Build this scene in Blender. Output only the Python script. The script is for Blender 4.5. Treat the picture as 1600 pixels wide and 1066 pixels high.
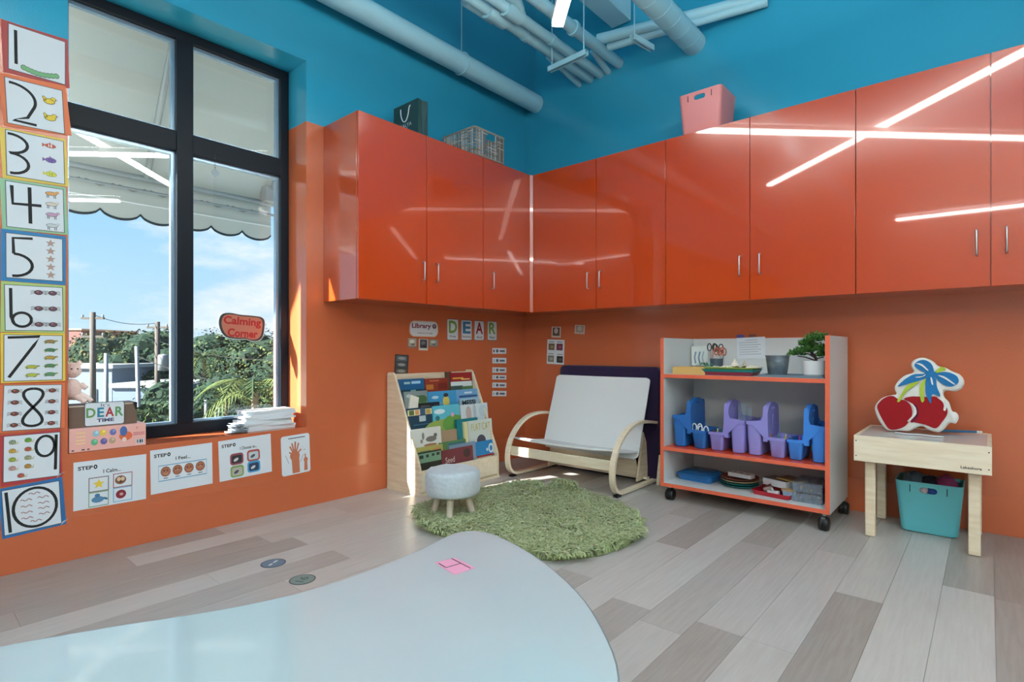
import bpy, bmesh, math, random
from mathutils import Vector, Matrix, noise
S = bpy.context.scene
for o in list(bpy.data.objects): bpy.data.objects.remove(o, do_unlink=True)
C = S.collection
rnd = random.Random(7)
PI = math.pi

# ------------------------------------------------------------------ camera
FPX, YAW, HOR = 857.475, 0.7154, 546.65          # focal length in pixels, heading, horizon row
CAM = Vector((3.6157, -4.3672, 1.1))
cd = bpy.data.cameras.new('camera'); cam = bpy.data.objects.new('camera', cd); C.objects.link(cam)
cam.location = CAM; cam.rotation_euler = (PI/2, 0, YAW)
cd.sensor_width = 36; cd.lens = 36*FPX/1600; cd.shift_y = (HOR-533)/1600; cd.clip_start = .02; cd.clip_end = 500
S.camera = cam

# ------------------------------------------------------------------ sky, sun, exposure
W = bpy.data.worlds.new('sky'); S.world = W; W.use_nodes = True
nt = W.node_tree; nt.nodes.clear()
def N(t, typ, **k):
    n = t.nodes.new(typ)
    for a, b in k.items(): setattr(n, a, b)
    return n
tc = N(nt, 'ShaderNodeTexCoord'); sep = N(nt, 'ShaderNodeSeparateXYZ'); ramp = N(nt, 'ShaderNodeValToRGB')
nt.links.new(tc.outputs['Generated'], sep.inputs[0]); nt.links.new(sep.outputs['Z'], ramp.inputs[0])
e = ramp.color_ramp.elements
e[0].position = 0.0; e[0].color = (.60, .82, 1.0, 1); e[1].position = .75; e[1].color = (.10, .33, .80, 1)
m1 = ramp.color_ramp.elements.new(.22); m1.color = (.36, .67, 1.0, 1)
mp = N(nt, 'ShaderNodeMapping'); mp.inputs['Scale'].default_value = (2.2, 2.2, 6.0)
nz = N(nt, 'ShaderNodeTexNoise'); nz.inputs['Scale'].default_value = 1.6; nz.inputs['Detail'].default_value = 7; nz.inputs['Roughness'].default_value = .6
cr = N(nt, 'ShaderNodeValToRGB'); cr.color_ramp.elements[0].position = .50; cr.color_ramp.elements[1].position = .68
mix = N(nt, 'ShaderNodeMix', data_type='RGBA'); mix.inputs['B'].default_value = (.95, .97, 1.0, 1)
nt.links.new(tc.outputs['Generated'], mp.inputs[0]); nt.links.new(mp.outputs[0], nz.inputs[0]); nt.links.new(nz.outputs[0], cr.inputs[0])
nt.links.new(cr.outputs[0], mix.inputs['Factor']); nt.links.new(ramp.outputs[0], mix.inputs['A'])
bg = N(nt, 'ShaderNodeBackground'); bg.inputs['Strength'].default_value = .96
wo = N(nt, 'ShaderNodeOutputWorld')
nt.links.new(mix.outputs['Result'], bg.inputs['Color']); nt.links.new(bg.outputs[0], wo.inputs[0])

sd = bpy.data.lights.new('sun', 'SUN'); sun = bpy.data.objects.new('sun', sd); C.objects.link(sun)
sd.energy = 34.0; sd.angle = math.radians(.8); sd.color = (1.0, .95, .88)
SUN_EL, SUN_TAN = math.radians(33), .37           # travels towards +y and a little +x
sv = Vector((math.sin(math.atan(SUN_TAN))*math.cos(SUN_EL), math.cos(math.atan(SUN_TAN))*math.cos(SUN_EL), -math.sin(SUN_EL)))
sun.rotation_euler = sv.to_track_quat('-Z', 'Y').to_euler(); sun.location = (-6, -12, 8)

S.view_settings.view_transform = 'Standard'; S.view_settings.look = 'None'; S.view_settings.gamma = 1
S.view_settings.use_curve_mapping = False; S.view_settings.exposure = 0.26
LED = 30.0                                        # strength of the linear pendant lights

# ------------------------------------------------------------------ measuring helpers (photo pixel -> point on a known plane)
FW = Vector((-math.sin(YAW), math.cos(YAW), 0)); RT = Vector((math.cos(YAW), math.sin(YAW), 0)); UP = Vector((0, 0, 1))
def ray(px, py): return FW + RT*((px-800)/FPX) - UP*((py-HOR)/FPX)
def gz(px, py, z=0.0): r = ray(px, py); return CAM + r*((z-CAM.z)/r.z)
def lx(px, py, x=0.0): r = ray(px, py); return CAM + r*((x-CAM.x)/r.x)
def ry(px, py, y=0.0): r = ray(px, py); return CAM + r*((y-CAM.y)/r.y)
def dd(px, py, d): return CAM + ray(px, py)*d

# ------------------------------------------------------------------ materials
MATS = {}
def lin(c): return tuple((v/255/12.92 if v/255 <= .04045 else ((v/255+.055)/1.055)**2.4) for v in c)
def mat(name, rgb, rough=.6, metal=0, coat=0, bump=None, var=None, spec=.5, trans=0, alpha=1, sheen=0, emit=None, coat_rough=.03, sss=0):
    """procedural principled material; rgb is sRGB 0-255; bump=(scale,strength,[stretch]); var=(scale, rgb2, [stretch])"""
    if name in MATS: return MATS[name]
    m = bpy.data.materials.new(name); m.use_nodes = True; t = m.node_tree; b = t.nodes['Principled BSDF']
    b.inputs['Base Color'].default_value = (*lin(rgb), 1); b.inputs['Roughness'].default_value = rough; b.inputs['Metallic'].default_value = metal
    b.inputs['Coat Weight'].default_value = coat; b.inputs['Coat Roughness'].default_value = coat_rough; b.inputs['Specular IOR Level'].default_value = spec
    b.inputs['Transmission Weight'].default_value = trans; b.inputs['Alpha'].default_value = alpha; b.inputs['Sheen Weight'].default_value = sheen
    if emit: b.inputs['Emission Color'].default_value = (*lin(emit[0]), 1); b.inputs['Emission Strength'].default_value = emit[1]
    if bump or var:
        co = N(t, 'ShaderNodeTexCoord')
    if var:
        mpn = N(t, 'ShaderNodeMapping'); mpn.inputs['Scale'].default_value = var[2] if len(var) > 2 else (1, 1, 1)
        n = N(t, 'ShaderNodeTexNoise'); n.inputs['Scale'].default_value = var[0]; n.inputs['Detail'].default_value = 4
        x = N(t, 'ShaderNodeMix', data_type='RGBA'); x.inputs['A'].default_value = (*lin(rgb), 1); x.inputs['B'].default_value = (*lin(var[1]), 1)
        r = N(t, 'ShaderNodeValToRGB'); r.color_ramp.elements[0].position = .35; r.color_ramp.elements[1].position = .65
        t.links.new(co.outputs['Object'], mpn.inputs[0]); t.links.new(mpn.outputs[0], n.inputs[0]); t.links.new(n.outputs[0], r.inputs[0])
        t.links.new(r.outputs[0], x.inputs['Factor']); t.links.new(x.outputs['Result'], b.inputs['Base Color'])
    if bump:
        mb = N(t, 'ShaderNodeMapping'); mb.inputs['Scale'].default_value = bump[2] if len(bump) > 2 else (1, 1, 1)
        n2 = N(t, 'ShaderNodeTexNoise'); n2.inputs['Scale'].default_value = bump[0]; n2.inputs['Detail'].default_value = 3
        bp = N(t, 'ShaderNodeBump'); bp.inputs['Strength'].default_value = bump[1]; bp.inputs['Distance'].default_value = .01
        t.links.new(co.outputs['Object'], mb.inputs[0]); t.links.new(mb.outputs[0], n2.inputs[0]); t.links.new(n2.outputs[0], bp.inputs['Height']); t.links.new(bp.outputs[0], b.inputs['Normal'])
    MATS[name] = m
    return m
def pm(rgb, rough=.55):                            # plain printed or plastic colour
    return mat('print_%d_%d_%d' % tuple(rgb), rgb, rough)

ORANGE, BLUE = (194, 102, 64), (48, 156, 190)
SPLIT = 2.706
def wall_material():
    m = bpy.data.materials.new('two_tone_wall_paint'); m.use_nodes = True; t = m.node_tree; b = t.nodes['Principled BSDF']
    g = N(t, 'ShaderNodeNewGeometry'); s = N(t, 'ShaderNodeSeparateXYZ'); c = N(t, 'ShaderNodeMath', operation='GREATER_THAN'); c.inputs[1].default_value = SPLIT
    x = N(t, 'ShaderNodeMix', data_type='RGBA'); x.inputs['A'].default_value = (*lin(ORANGE), 1); x.inputs['B'].default_value = (*lin(BLUE), 1)
    t.links.new(g.outputs['Position'], s.inputs[0]); t.links.new(s.outputs['Z'], c.inputs[0]); t.links.new(c.outputs[0], x.inputs['Factor']); t.links.new(x.outputs['Result'], b.inputs['Base Color'])
    b.inputs['Roughness'].default_value = .15; b.inputs['Specular IOR Level'].default_value = .7
    n = N(t, 'ShaderNodeTexNoise'); n.inputs['Scale'].default_value = 90; n.inputs['Detail'].default_value = 2
    bp = N(t, 'ShaderNodeBump'); bp.inputs['Strength'].default_value = .06; bp.inputs['Distance'].default_value = .01
    t.links.new(g.outputs['Position'], n.inputs[0]); t.links.new(n.outputs[0], bp.inputs['Height']); t.links.new(bp.outputs[0], b.inputs['Normal'])
    return m
WALL = wall_material()
def floor_material():
    m = bpy.data.materials.new('grey_wood_plank'); m.use_nodes = True; t = m.node_tree; b = t.nodes['Principled BSDF']
    a = N(t, 'ShaderNodeAttribute', attribute_type='OBJECT', attribute_name='tone')
    r = N(t, 'ShaderNodeValToRGB'); E = r.color_ramp.elements
    E[0].color = (*lin((146, 137, 130)), 1); E[1].color = (*lin((196, 191, 187)), 1)
    co = N(t, 'ShaderNodeTexCoord'); mpn = N(t, 'ShaderNodeMapping'); mpn.inputs['Scale'].default_value = (22, 1.3, 1)
    oi = N(t, 'ShaderNodeObjectInfo'); va = N(t, 'ShaderNodeVectorMath', operation='SCALE'); va.inputs['Scale'].default_value = 1
    mu = N(t, 'ShaderNodeMath', operation='MULTIPLY'); mu.inputs[1].default_value = 37
    cx = N(t, 'ShaderNodeCombineXYZ'); ad = N(t, 'ShaderNodeVectorMath', operation='ADD')
    t.links.new(oi.outputs['Random'], mu.inputs[0]); t.links.new(mu.outputs[0], cx.inputs[0]); t.links.new(mu.outputs[0], cx.inputs[1])
    t.links.new(co.outputs['Object'], ad.inputs[0]); t.links.new(cx.outputs[0], ad.inputs[1]); t.links.new(ad.outputs[0], mpn.inputs[0])
    n = N(t, 'ShaderNodeTexNoise'); n.inputs['Scale'].default_value = 3; n.inputs['Detail'].default_value = 6; n.inputs['Roughness'].default_value = .62
    t.links.new(mpn.outputs[0], n.inputs[0])
    m2 = N(t, 'ShaderNodeMath', operation='MULTIPLY_ADD'); m2.inputs[1].default_value = .7; m2.inputs[2].default_value = -.35
    m3 = N(t, 'ShaderNodeMath', operation='ADD')
    t.links.new(n.outputs[0], m2.inputs[0]); t.links.new(m2.outputs[0], m3.inputs[0]); t.links.new(a.outputs['Fac'], m3.inputs[1]); t.links.new(m3.outputs[0], r.inputs[0])
    t.links.new(r.outputs[0], b.inputs['Base Color']); b.inputs['Roughness'].default_value = .33
    bp = N(t, 'ShaderNodeBump'); bp.inputs['Strength'].default_value = .12; bp.inputs['Distance'].default_value = .004
    t.links.new(n.outputs[0], bp.inputs['Height']); t.links.new(bp.outputs[0], b.inputs['Normal'])
    return m
FLOORM = floor_material()
def glass_material():
    m = bpy.data.materials.new('window_glass'); m.use_nodes = True; t = m.node_tree; t.nodes.clear()
    lw = N(t, 'ShaderNodeLayerWeight'); lw.inputs['Blend'].default_value = .5; pw = N(t, 'ShaderNodeMath', operation='POWER'); pw.inputs[1].default_value = 5
    fr = N(t, 'ShaderNodeMath', operation='MULTIPLY_ADD'); fr.inputs[1].default_value = .96; fr.inputs[2].default_value = .04   # Schlick reflectance
    t.links.new(lw.outputs['Facing'], pw.inputs[0]); t.links.new(pw.outputs[0], fr.inputs[0])
    tr = N(t, 'ShaderNodeBsdfTransparent'); tr.inputs['Color'].default_value = (.97, .99, .99, 1); gl = N(t, 'ShaderNodeBsdfGlossy'); gl.inputs['Roughness'].default_value = .0
    mx = N(t, 'ShaderNodeMixShader'); o = N(t, 'ShaderNodeOutputMaterial')
    t.links.new(fr.outputs[0], mx.inputs[0]); t.links.new(tr.outputs[0], mx.inputs[1]); t.links.new(gl.outputs[0], mx.inputs[2]); t.links.new(mx.outputs[0], o.inputs[0])
    return m
GLASS = glass_material()
def clear_plastic():
    m = bpy.data.materials.new('clear_plastic'); m.use_nodes = True; t = m.node_tree; t.nodes.clear()
    tr = N(t, 'ShaderNodeBsdfTransparent'); tr.inputs['Color'].default_value = (.85, .9, .95, 1); gl = N(t, 'ShaderNodeBsdfPrincipled'); gl.inputs['Base Color'].default_value = (.55, .62, .7, 1); gl.inputs['Roughness'].default_value = .15
    mx = N(t, 'ShaderNodeMixShader'); mx.inputs[0].default_value = .2; o = N(t, 'ShaderNodeOutputMaterial')
    t.links.new(tr.outputs[0], mx.inputs[1]); t.links.new(gl.outputs[0], mx.inputs[2]); t.links.new(mx.outputs[0], o.inputs[0])
    return m
CLEAR = clear_plastic()
def translucent(name, rgb, mixf):
    m = bpy.data.materials.new(name); m.use_nodes = True; t = m.node_tree; t.nodes.clear()
    a = N(t, 'ShaderNodeBsdfDiffuse'); a.inputs[0].default_value = (*lin(rgb), 1); b = N(t, 'ShaderNodeBsdfTranslucent'); b.inputs[0].default_value = (*lin(rgb), 1)
    mx = N(t, 'ShaderNodeMixShader'); mx.inputs[0].default_value = mixf; o = N(t, 'ShaderNodeOutputMaterial')
    t.links.new(a.outputs[0], mx.inputs[1]); t.links.new(b.outputs[0], mx.inputs[2]); t.links.new(mx.outputs[0], o.inputs[0])
    return m
M_GLOSS = mat('gloss_orange_laminate', (186, 62, 8), .22, coat=1.0, coat_rough=.03, bump=(14, .035))
M_CARC = mat('orange_cabinet_body', (190, 74, 26), .25, coat=1.0, coat_rough=.04)
M_STEEL = mat('brushed_steel', (190, 190, 188), .28, 1)
M_FRAME = mat('dark_window_frame', (8, 22, 33), .45, spec=.25)
M_WOOD = mat('pale_birch', (230, 216, 190), .45, var=(6, (218, 200, 170), (1, 1, 9)))
M_WOODH = mat('pale_birch_long', (236, 224, 200), .42, var=(5, (226, 210, 182), (1.2, 9, 9)))
M_WHITE = mat('white_laminate', (206, 211, 212), .4)
M_EDGE = mat('orange_edge_band', (222, 104, 74), .45)
M_PIPE = mat('pale_blue_pipe_paint', (156, 206, 222), .5)
M_CEIL = mat('blue_ceiling_paint', (40, 146, 180), .6)
M_BLACK = mat('black_rubber', (18, 18, 20), .4)
M_PAPER = mat('white_paper', (212, 221, 228), .7)
M_INK = mat('black_ink', (22, 26, 28), .7)
# ------------------------------------------------------------------ building helpers
class MB:
    """collects vertices and faces of ONE mesh; every face keeps a material index"""
    def __init__(s): s.v = []; s.f = []; s.m = []; s.mats = []
    def mi(s, m):
        if m is None: return 0
        if m not in s.mats: s.mats.append(m)
        return s.mats.index(m)
    def add(s, vs, fs, m=None):
        k = len(s.v); i = s.mi(m); s.v += [tuple(p) for p in vs]; s.f += [tuple(k+j for j in f) for f in fs]; s.m += [i]*len(fs); return s
    def box(s, x0, x1, y0, y1, z0, z1, m=None):
        return s.add([(x0,y0,z0),(x1,y0,z0),(x1,y1,z0),(x0,y1,z0),(x0,y0,z1),(x1,y0,z1),(x1,y1,z1),(x0,y1,z1)],
                     [(0,3,2,1),(4,5,6,7),(0,1,5,4),(1,2,6,5),(2,3,7,6),(3,0,4,7)], m)
    def hexa(s, p, m=None):                      # 8 corners: bottom ring, top ring
        return s.add(p, [(0,3,2,1),(4,5,6,7),(0,1,5,4),(1,2,6,5),(2,3,7,6),(3,0,4,7)], m)
    def prism(s, poly, fn, h0, h1, m=None):      # polygon (a,b) extruded; fn(a,b,h)->xyz
        n = len(poly); vs = [fn(a, b, h0) for a, b in poly] + [fn(a, b, h1) for a, b in poly]
        return s.add(vs, [tuple(range(n))[::-1], tuple(range(n, 2*n))] + [(i, (i+1) % n, n+(i+1) % n, n+i) for i in range(n)], m)
    def tube(s, pts, r, n=10, m=None, cap=True, closed=False):
        pts = [Vector(p) for p in pts]; rs = r if isinstance(r, (list, tuple)) else [r]*len(pts); k = len(s.v); vs = []; fs = []
        prev = None
        for i, p in enumerate(pts):
            a = pts[i-1] if (i > 0 or closed) else p; b = pts[(i+1) % len(pts)] if (i < len(pts)-1 or closed) else p
            d = (b-a).normalized()
            if prev is None:
                u = d.orthogonal().normalized()
            else:
                u = (prev - d*prev.dot(d)).normalized()
            prev = u; w = d.cross(u)
            for j in range(n):
                t = 2*PI*j/n; vs.append(p + (u*math.cos(t)+w*math.sin(t))*rs[i])
        L = len(pts)
        for i in range(L if closed else L-1):
            for j in range(n): fs.append((i*n+j, i*n+(j+1) % n, ((i+1) % L)*n+(j+1) % n, ((i+1) % L)*n+j))
        if cap and not closed: fs += [tuple(range(n))[::-1], tuple(range((L-1)*n, L*n))]
        return s.add(vs, fs, m)
    def lathe(s, prof, c=(0, 0, 0), n=24, m=None, cap=True):   # prof: (radius, z)
        vs = []; fs = []
        for r, z in prof:
            for j in range(n): t = 2*PI*j/n; vs.append((c[0]+r*math.cos(t), c[1]+r*math.sin(t), c[2]+z))
        for i in range(len(prof)-1):
            for j in range(n): fs.append((i*n+j, i*n+(j+1) % n, (i+1)*n+(j+1) % n, (i+1)*n+j))
        if cap: fs += [tuple(range(n))[::-1], tuple(range((len(prof)-1)*n, len(prof)*n))]
        return s.add(vs, fs, m)
    def rings(s, rings, m=None, cap0=True, cap1=True):          # equal-length closed loops
        n = len(rings[0]); vs = [p for r in rings for p in r]; fs = []
        for i in range(len(rings)-1):
            for j in range(n): fs.append((i*n+j, i*n+(j+1) % n, (i+1)*n+(j+1) % n, (i+1)*n+j))
        if cap0: fs.append(tuple(range(n))[::-1])
        if cap1: fs.append(tuple(range((len(rings)-1)*n, len(rings)*n)))
        return s.add(vs, fs, m)
    def ribbon(s, pts, w, z=0, m=None, closed=False):            # flat stroke in local XY
        pts = [Vector((p[0], p[1])) for p in pts]; L = len(pts); vs = []
        for i, p in enumerate(pts):
            a = pts[i-1] if (i > 0 or closed) else p; b = pts[(i+1) % L] if (i < L-1 or closed) else p
            d = b-a; d = d.normalized() if d.length > 1e-9 else Vector((1, 0)); nn = Vector((-d.y, d.x))*(w/2)
            vs += [(p.x+nn.x, p.y+nn.y, z), (p.x-nn.x, p.y-nn.y, z)]
        fs = [(2*i, 2*i+1, 2*((i+1) % L)+1, 2*((i+1) % L)) for i in range(L if closed else L-1)]
        return s.add(vs, fs, m)
    def poly(s, pts, z=0, m=None): return s.add([(p[0], p[1], z) for p in pts], [tuple(range(len(pts)))], m)
    def ell(s, cx, cy, rx, ry_, z=0, m=None, n=18, rot=0):
        c, q = math.cos(rot), math.sin(rot)
        return s.poly([(cx+rx*math.cos(t)*c-ry_*math.sin(t)*q, cy+rx*math.cos(t)*q+ry_*math.sin(t)*c) for t in [2*PI*i/n for i in range(n)]], z, m)
    def rect(s, x0, x1, y0, y1, z=0, m=None): return s.poly([(x0,y0),(x1,y0),(x1,y1),(x0,y1)], z, m)
    def mesh(s, name, m=None, smooth=False):
        me = bpy.data.meshes.new(name); me.from_pydata(s.v, [], s.f)
        ms = s.mats or ([m] if m else [])
        for q in ms: me.materials.append(q)
        for p, i in zip(me.polygons, s.m): p.material_index = min(i, max(0, len(ms)-1)); p.use_smooth = smooth
        me.update(); return me
    def obj(s, name, m=None, parent=None, smooth=False, bevel=0, seg=2):
        return link(name, s.mesh(name, m, smooth), parent, bevel, seg)
def link(name, me, parent=None, bevel=0, seg=2):
    o = bpy.data.objects.new(name, me); C.objects.link(o)
    if parent: o.parent = parent
    if bevel:
        b = o.modifiers.new('bevel', 'BEVEL'); b.width = bevel; b.segments = seg; b.limit_method = 'ANGLE'; b.angle_limit = math.radians(40)
    return o
def smooth_angle(o, deg=40):
    for p in o.data.polygons: p.use_smooth = True
    o.data.set_sharp_from_angle(angle=math.radians(deg)); return o
def tag(o, label, cat, group=None, kind=None):
    if label: o['label'] = label
    if cat: o['category'] = cat
    if group: o['group'] = group
    if kind: o['kind'] = kind
    return o
def struct(o, label=None): o['kind'] = 'structure'; (label and o.__setitem__('label', label)); return o
def thing(name, label, cat, loc=(0, 0, 0), rotz=0, group=None, rot=None):
    o = bpy.data.objects.new(name, None); C.objects.link(o); o.location = loc; o.rotation_euler = rot or (0, 0, rotz); o.empty_display_size = .05
    return tag(o, label, cat, group)
def rrect(w, h, r, n=5, cx=0, cy=0):               # rounded rectangle loop, counter-clockwise
    o = []
    for (sx, sy, a0) in ((1, 1, 0), (-1, 1, 90), (-1, -1, 180), (1, -1, 270)):
        for i in range(n+1):
            a = math.radians(a0+90*i/n); o.append((cx+sx*(w/2-r)+r*math.cos(a), cy+sy*(h/2-r)+r*math.sin(a)))
    return o
def arc(cx, cy, rx, ry_, a0, a1, n=14): return [(cx+rx*math.cos(math.radians(a0+(a1-a0)*i/n)), cy+ry_*math.sin(math.radians(a0+(a1-a0)*i/n))) for i in range(n+1)]
def spline(P, k=6, closed=False):
    P = [Vector(p) for p in P]; n = len(P); o = []
    for i in range(n if closed else n-1):
        g = lambda j: P[j % n] if closed else P[max(0, min(n-1, j))]
        a, b, c, d = g(i-1), g(i), g(i+1), g(i+2)
        for q in range(k):
            t = q/k; o.append(.5*((2*b)+(c-a)*t+(2*a-5*b+4*c-d)*t*t+(3*b-a-3*c+d)*t**3))
    if not closed: o.append(P[-1])
    return o
TEXT = {}
def text_mesh(body, bold=0.0, spacing=1.0):
    k = (body, bold, spacing)
    if k in TEXT: return TEXT[k]
    cu = bpy.data.curves.new('t', 'FONT'); cu.body = body; cu.offset = bold; cu.resolution_u = 3; cu.space_character = spacing
    o = bpy.data.objects.new('t', cu); C.objects.link(o); bpy.context.view_layer.update()
    me = bpy.data.meshes.new_from_object(o.evaluated_get(bpy.context.evaluated_depsgraph_get()))
    bpy.data.objects.remove(o); bpy.data.curves.remove(cu)
    vs = [(v.co.x, v.co.y) for v in me.vertices]; fs = [tuple(p.vertices) for p in me.polygons]; bpy.data.meshes.remove(me)
    x0 = min(p[0] for p in vs); x1 = max(p[0] for p in vs); y0 = min(p[1] for p in vs); y1 = max(p[1] for p in vs)
    TEXT[k] = ([((x-x0)/(x1-x0), (y-y0)/(y1-y0)) for x, y in vs], fs); return TEXT[k]
def put_text(mb, body, x0, x1, y0, y1, z, m, bold=0.0, fn=None):  # text fitted to a rectangle in local XY
    vs, fs = text_mesh(body, bold)
    P = [(x0+(x1-x0)*a, y0+(y1-y0)*b) for a, b in vs]
    return mb.add([(p[0], p[1], z) if fn is None else fn(p[0], p[1]) for p in P], fs, m)
def boolean(o, cutter):
    md = o.modifiers.new('cut', 'BOOLEAN'); md.operation = 'DIFFERENCE'; md.object = cutter; md.solver = 'EXACT'
    bpy.context.view_layer.update()
    me = bpy.data.meshes.new_from_object(o.evaluated_get(bpy.context.evaluated_depsgraph_get()))
    o.modifiers.clear(); old = o.data; o.data = me; bpy.data.meshes.remove(old); bpy.data.objects.remove(cutter); return o
# pre-bake the lettering while the scene is still small
for b, w in (('STEP',.03),('I Calm...',.02),('I Feel...',.02),('I Choose to...',.02),('Library',.03),('D',.03),('E',.03),('A',.03),('R',.03),('Drop',.01),('Everything',.01),('And',.01),('Read',.01),
          ("It's",.0),('TIME',.04),('Calming',.03),('Corner',.03),('MESSI',.03),('FLAT CAT',.0),('GALYA',.01),('Lakeshore',.02),('welcome to page',0),('1',.02),('2',0),('3',0),('4',0),('5',0),('6',0),('10',.02),('16',.02),('Seed',0),('.',0)): text_mesh(b, w)

PLATE = {}
def plate(name, corners, plane, mtl, label=None, cat=None, group=None, th=.003, off=0.0, radius=0, parent=None, extra_rot=None):
    """flat rectangle hung on a wall. corners: photo pixels TL,TR,BR,BL; plane ('x',v) faces +x, ('y',v) faces -y. Local X right, Y up, Z out; origin lower-left"""
    f = (lambda p: lx(p[0], p[1], plane[1])) if plane[0] == 'x' else (lambda p: ry(p[0], p[1], plane[1]))
    tl, tr, br, bl = [f(p) for p in corners]
    ax = Vector((0, 1, 0)) if plane[0] == 'x' else Vector((1, 0, 0)); nrm = Vector((1, 0, 0)) if plane[0] == 'x' else Vector((0, -1, 0))
    c = (tl+tr+br+bl)/4; du = ((tr-tl)+(br-bl))/2; dv = ((tl-bl)+(tr-br))/2
    w, h = du.length, abs(dv.z); ang = math.atan2(du.z, du.dot(ax)); ang = max(-.12, min(.12, ang))
    u = (ax*math.cos(ang)+UP*math.sin(ang)); v = nrm.cross(u)
    org = c - u*w/2 - v*h/2 + nrm*off
    mb = MB()
    loop = rrect(w, h, radius, 6, w/2, h/2) if radius else [(0, 0), (w, 0), (w, h), (0, h)]
    mb.prism(loop, lambda a, b, t: (a, b, t), .0005, th)
    o = mb.obj(name, mtl)
    o.matrix_world = Matrix(((u.x, v.x, nrm.x, org.x), (u.y, v.y, nrm.y, org.y), (u.z, v.z, nrm.z, org.z), (0, 0, 0, 1)))
    if label: tag(o, label, cat, group)
    return o, w, h, th
def child(parent, name, mb, m=None, label=None):
    o = mb.obj(name, m, parent)
    if label: o['label'] = label
    return o
# ================================================================== ROOM SHELL
RX, RYB, HZ = 7.5, -10.0, 4.7                      # room: x 0..RX, y RYB..0, ceiling height
WY0, WY1, WZ0, WZ1 = -3.728, -2.407, .558, 3.128   # window opening in the left wall
def wall_with_holes(name, holes, xa=-.36, xb=0, mt=WALL):
    mb = MB(); ys = sorted({RYB, 0.0, *[h for a in holes for h in a]})
    for a, b in zip(ys, ys[1:]):
        if (a, b) in holes: mb.box(xa, xb, a, b, -.1, WZ0); mb.box(xa, xb, a, b, WZ1, HZ)
        else: mb.box(xa, xb, a, b, -.1, HZ)
    return struct(mb.obj(name, mt))
wall_with_holes('wall_left', [(WY0, WY1)])
wall_with_holes('wall_outside', [(WY0, WY1)], -.385, -.3605, mat('pale_stucco', (176, 182, 186), .9, bump=(60, .2)))
struct(MB().box(-.36, RX, 0, .2, -.1, HZ).obj('wall_right', WALL))
M_PALE = mat('pale_wall_paint', (204, 202, 196), .6)
struct(MB().box(RX, RX+.2, RYB, .2, -.1, HZ).obj('wall_front', M_PALE))
struct(MB().box(-.36, RX+.2, RYB-.2, RYB, -.1, HZ).obj('wall_back', M_PALE))
struct(MB().box(-.36, RX+.2, RYB-.2, .2, HZ, HZ+.2).obj('ceiling', M_CEIL))
struct(MB().box(0, .14, RYB, 0, 3.68, HZ).obj('trim_1', M_CEIL), 'blue bulkhead above the long pipe on the window wall')
struct(MB().box(0, .0015, RYB, -.0015, 0, .222).obj('baseboard_left', mat('orange_base', ORANGE, .3), bevel=.0005))
struct(MB().box(0, RX, -.0015, 0, 0, .222).obj('baseboard_right', mat('orange_base', ORANGE, .3), bevel=.0005))
# floor: substrate plus single planks
fl = MB().box(-.3, RX, RYB, .1, -.12, -.006).obj('floor', FLOORM); struct(fl); fl['tone'] = .5
PW, X0 = .1825, 2.3575 - 13*.1825                   # plank width, first seam
ends = {13: -2.235, 15: -2.2, 17: -1.52, 19: -1.11, 14: -1.12, 16: -.98, 18: -2.3, 12: -1.45, 11: -.9, 10: -1.9}
tones = {(13, 0): .78, (13, 1): .3, (14, 0): .25, (14, 1): .45, (15, 0): .62, (15, 1): .2, (16, 0): .5, (16, 1): .68, (17, 0): .72, (17, 1): .12, (18, 0): .82, (18, 1): .7, (19, 0): .22, (19, 1): .85, (20, 0): .05, (20, 1): .18, (12, 0): .2, (12, 1): .75}
for i in range(-1, 24):
    x0 = max(0.0, X0+i*PW); x1 = X0+(i+1)*PW
    if x1 <= 0: continue
    e0 = ends.get(i, -rnd.uniform(.25, 1.25)); ys = [0.0]; y = e0
    while y > -5.0: ys.append(y); y -= 1.22
    ys.append(-5.0)
    for k, (b, a) in enumerate(zip(ys, ys[1:])):
        o = MB().box(0, x1-x0-.0012, 0, b-a-.0012, -.006, 0).obj('plank', FLOORM, fl); o.location = (x0, a, 0)
        o['tone'] = tones.get((i, k), rnd.choice((.25, .4, .55, .65, .8, .7)))
# ------------------------------------------------------------------ windows
def window(name, y0, y1, label):
    w = bpy.data.objects.new(name, None); C.objects.link(w); struct(w, label); w.location = (-.25, y0, WZ0)
    W_, H_ = y1-y0, WZ1-WZ0; D = .058; mid = (.633)*W_/1.321; f = .062; mw = .048; tz0, tz1 = 2.357-WZ0, 2.482-WZ0
    def bar(nm, a, b, c, d, dep=D, x=0, bev=.004): return MB().box(x-dep, x, a, b, c, d).obj(nm, M_FRAME, w, bevel=bev)
    bar('jamb_frame', 0, .042, 0, H_); bar('jamb_frame', W_-f, W_, 0, H_); bar('head_frame', .042, W_-f, H_-.06, H_); bar('bottom_frame', .042, W_-f, 0, .075)
    bar('mullion', mid-mw, mid+mw, .075, H_-.06, D+.012, .006); bar('transom', .042, mid-mw, tz0, tz1, D, .002); bar('transom', mid+mw, W_-f, tz0, tz1, D, .002)
    stop = mat('glazing_bead', (150, 178, 200), .25, .6)
    for a, b in ((.042, mid-mw), (mid+mw, W_-f)):
        for c, d in ((.075, tz0), (tz1, H_-.06)):
            p = MB().box(-.052, -.046, a, b, c, d).obj('pane', GLASS, w)
            s = .022
            mb = MB(); mb.box(-.062, -.03, a, a+.012, c, d); mb.box(-.062, -.03, b-s, b, c, d); mb.box(-.062, -.03, a+.012, b-s, d-s, d); mb.box(-.062, -.03, a+.012, b-s, c, c+.014)
            mb.obj('glazing_bead', stop, p)
    return w
window('window_1', WY0, WY1, 'dark framed window of four panes looking out on awning and trees')
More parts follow.
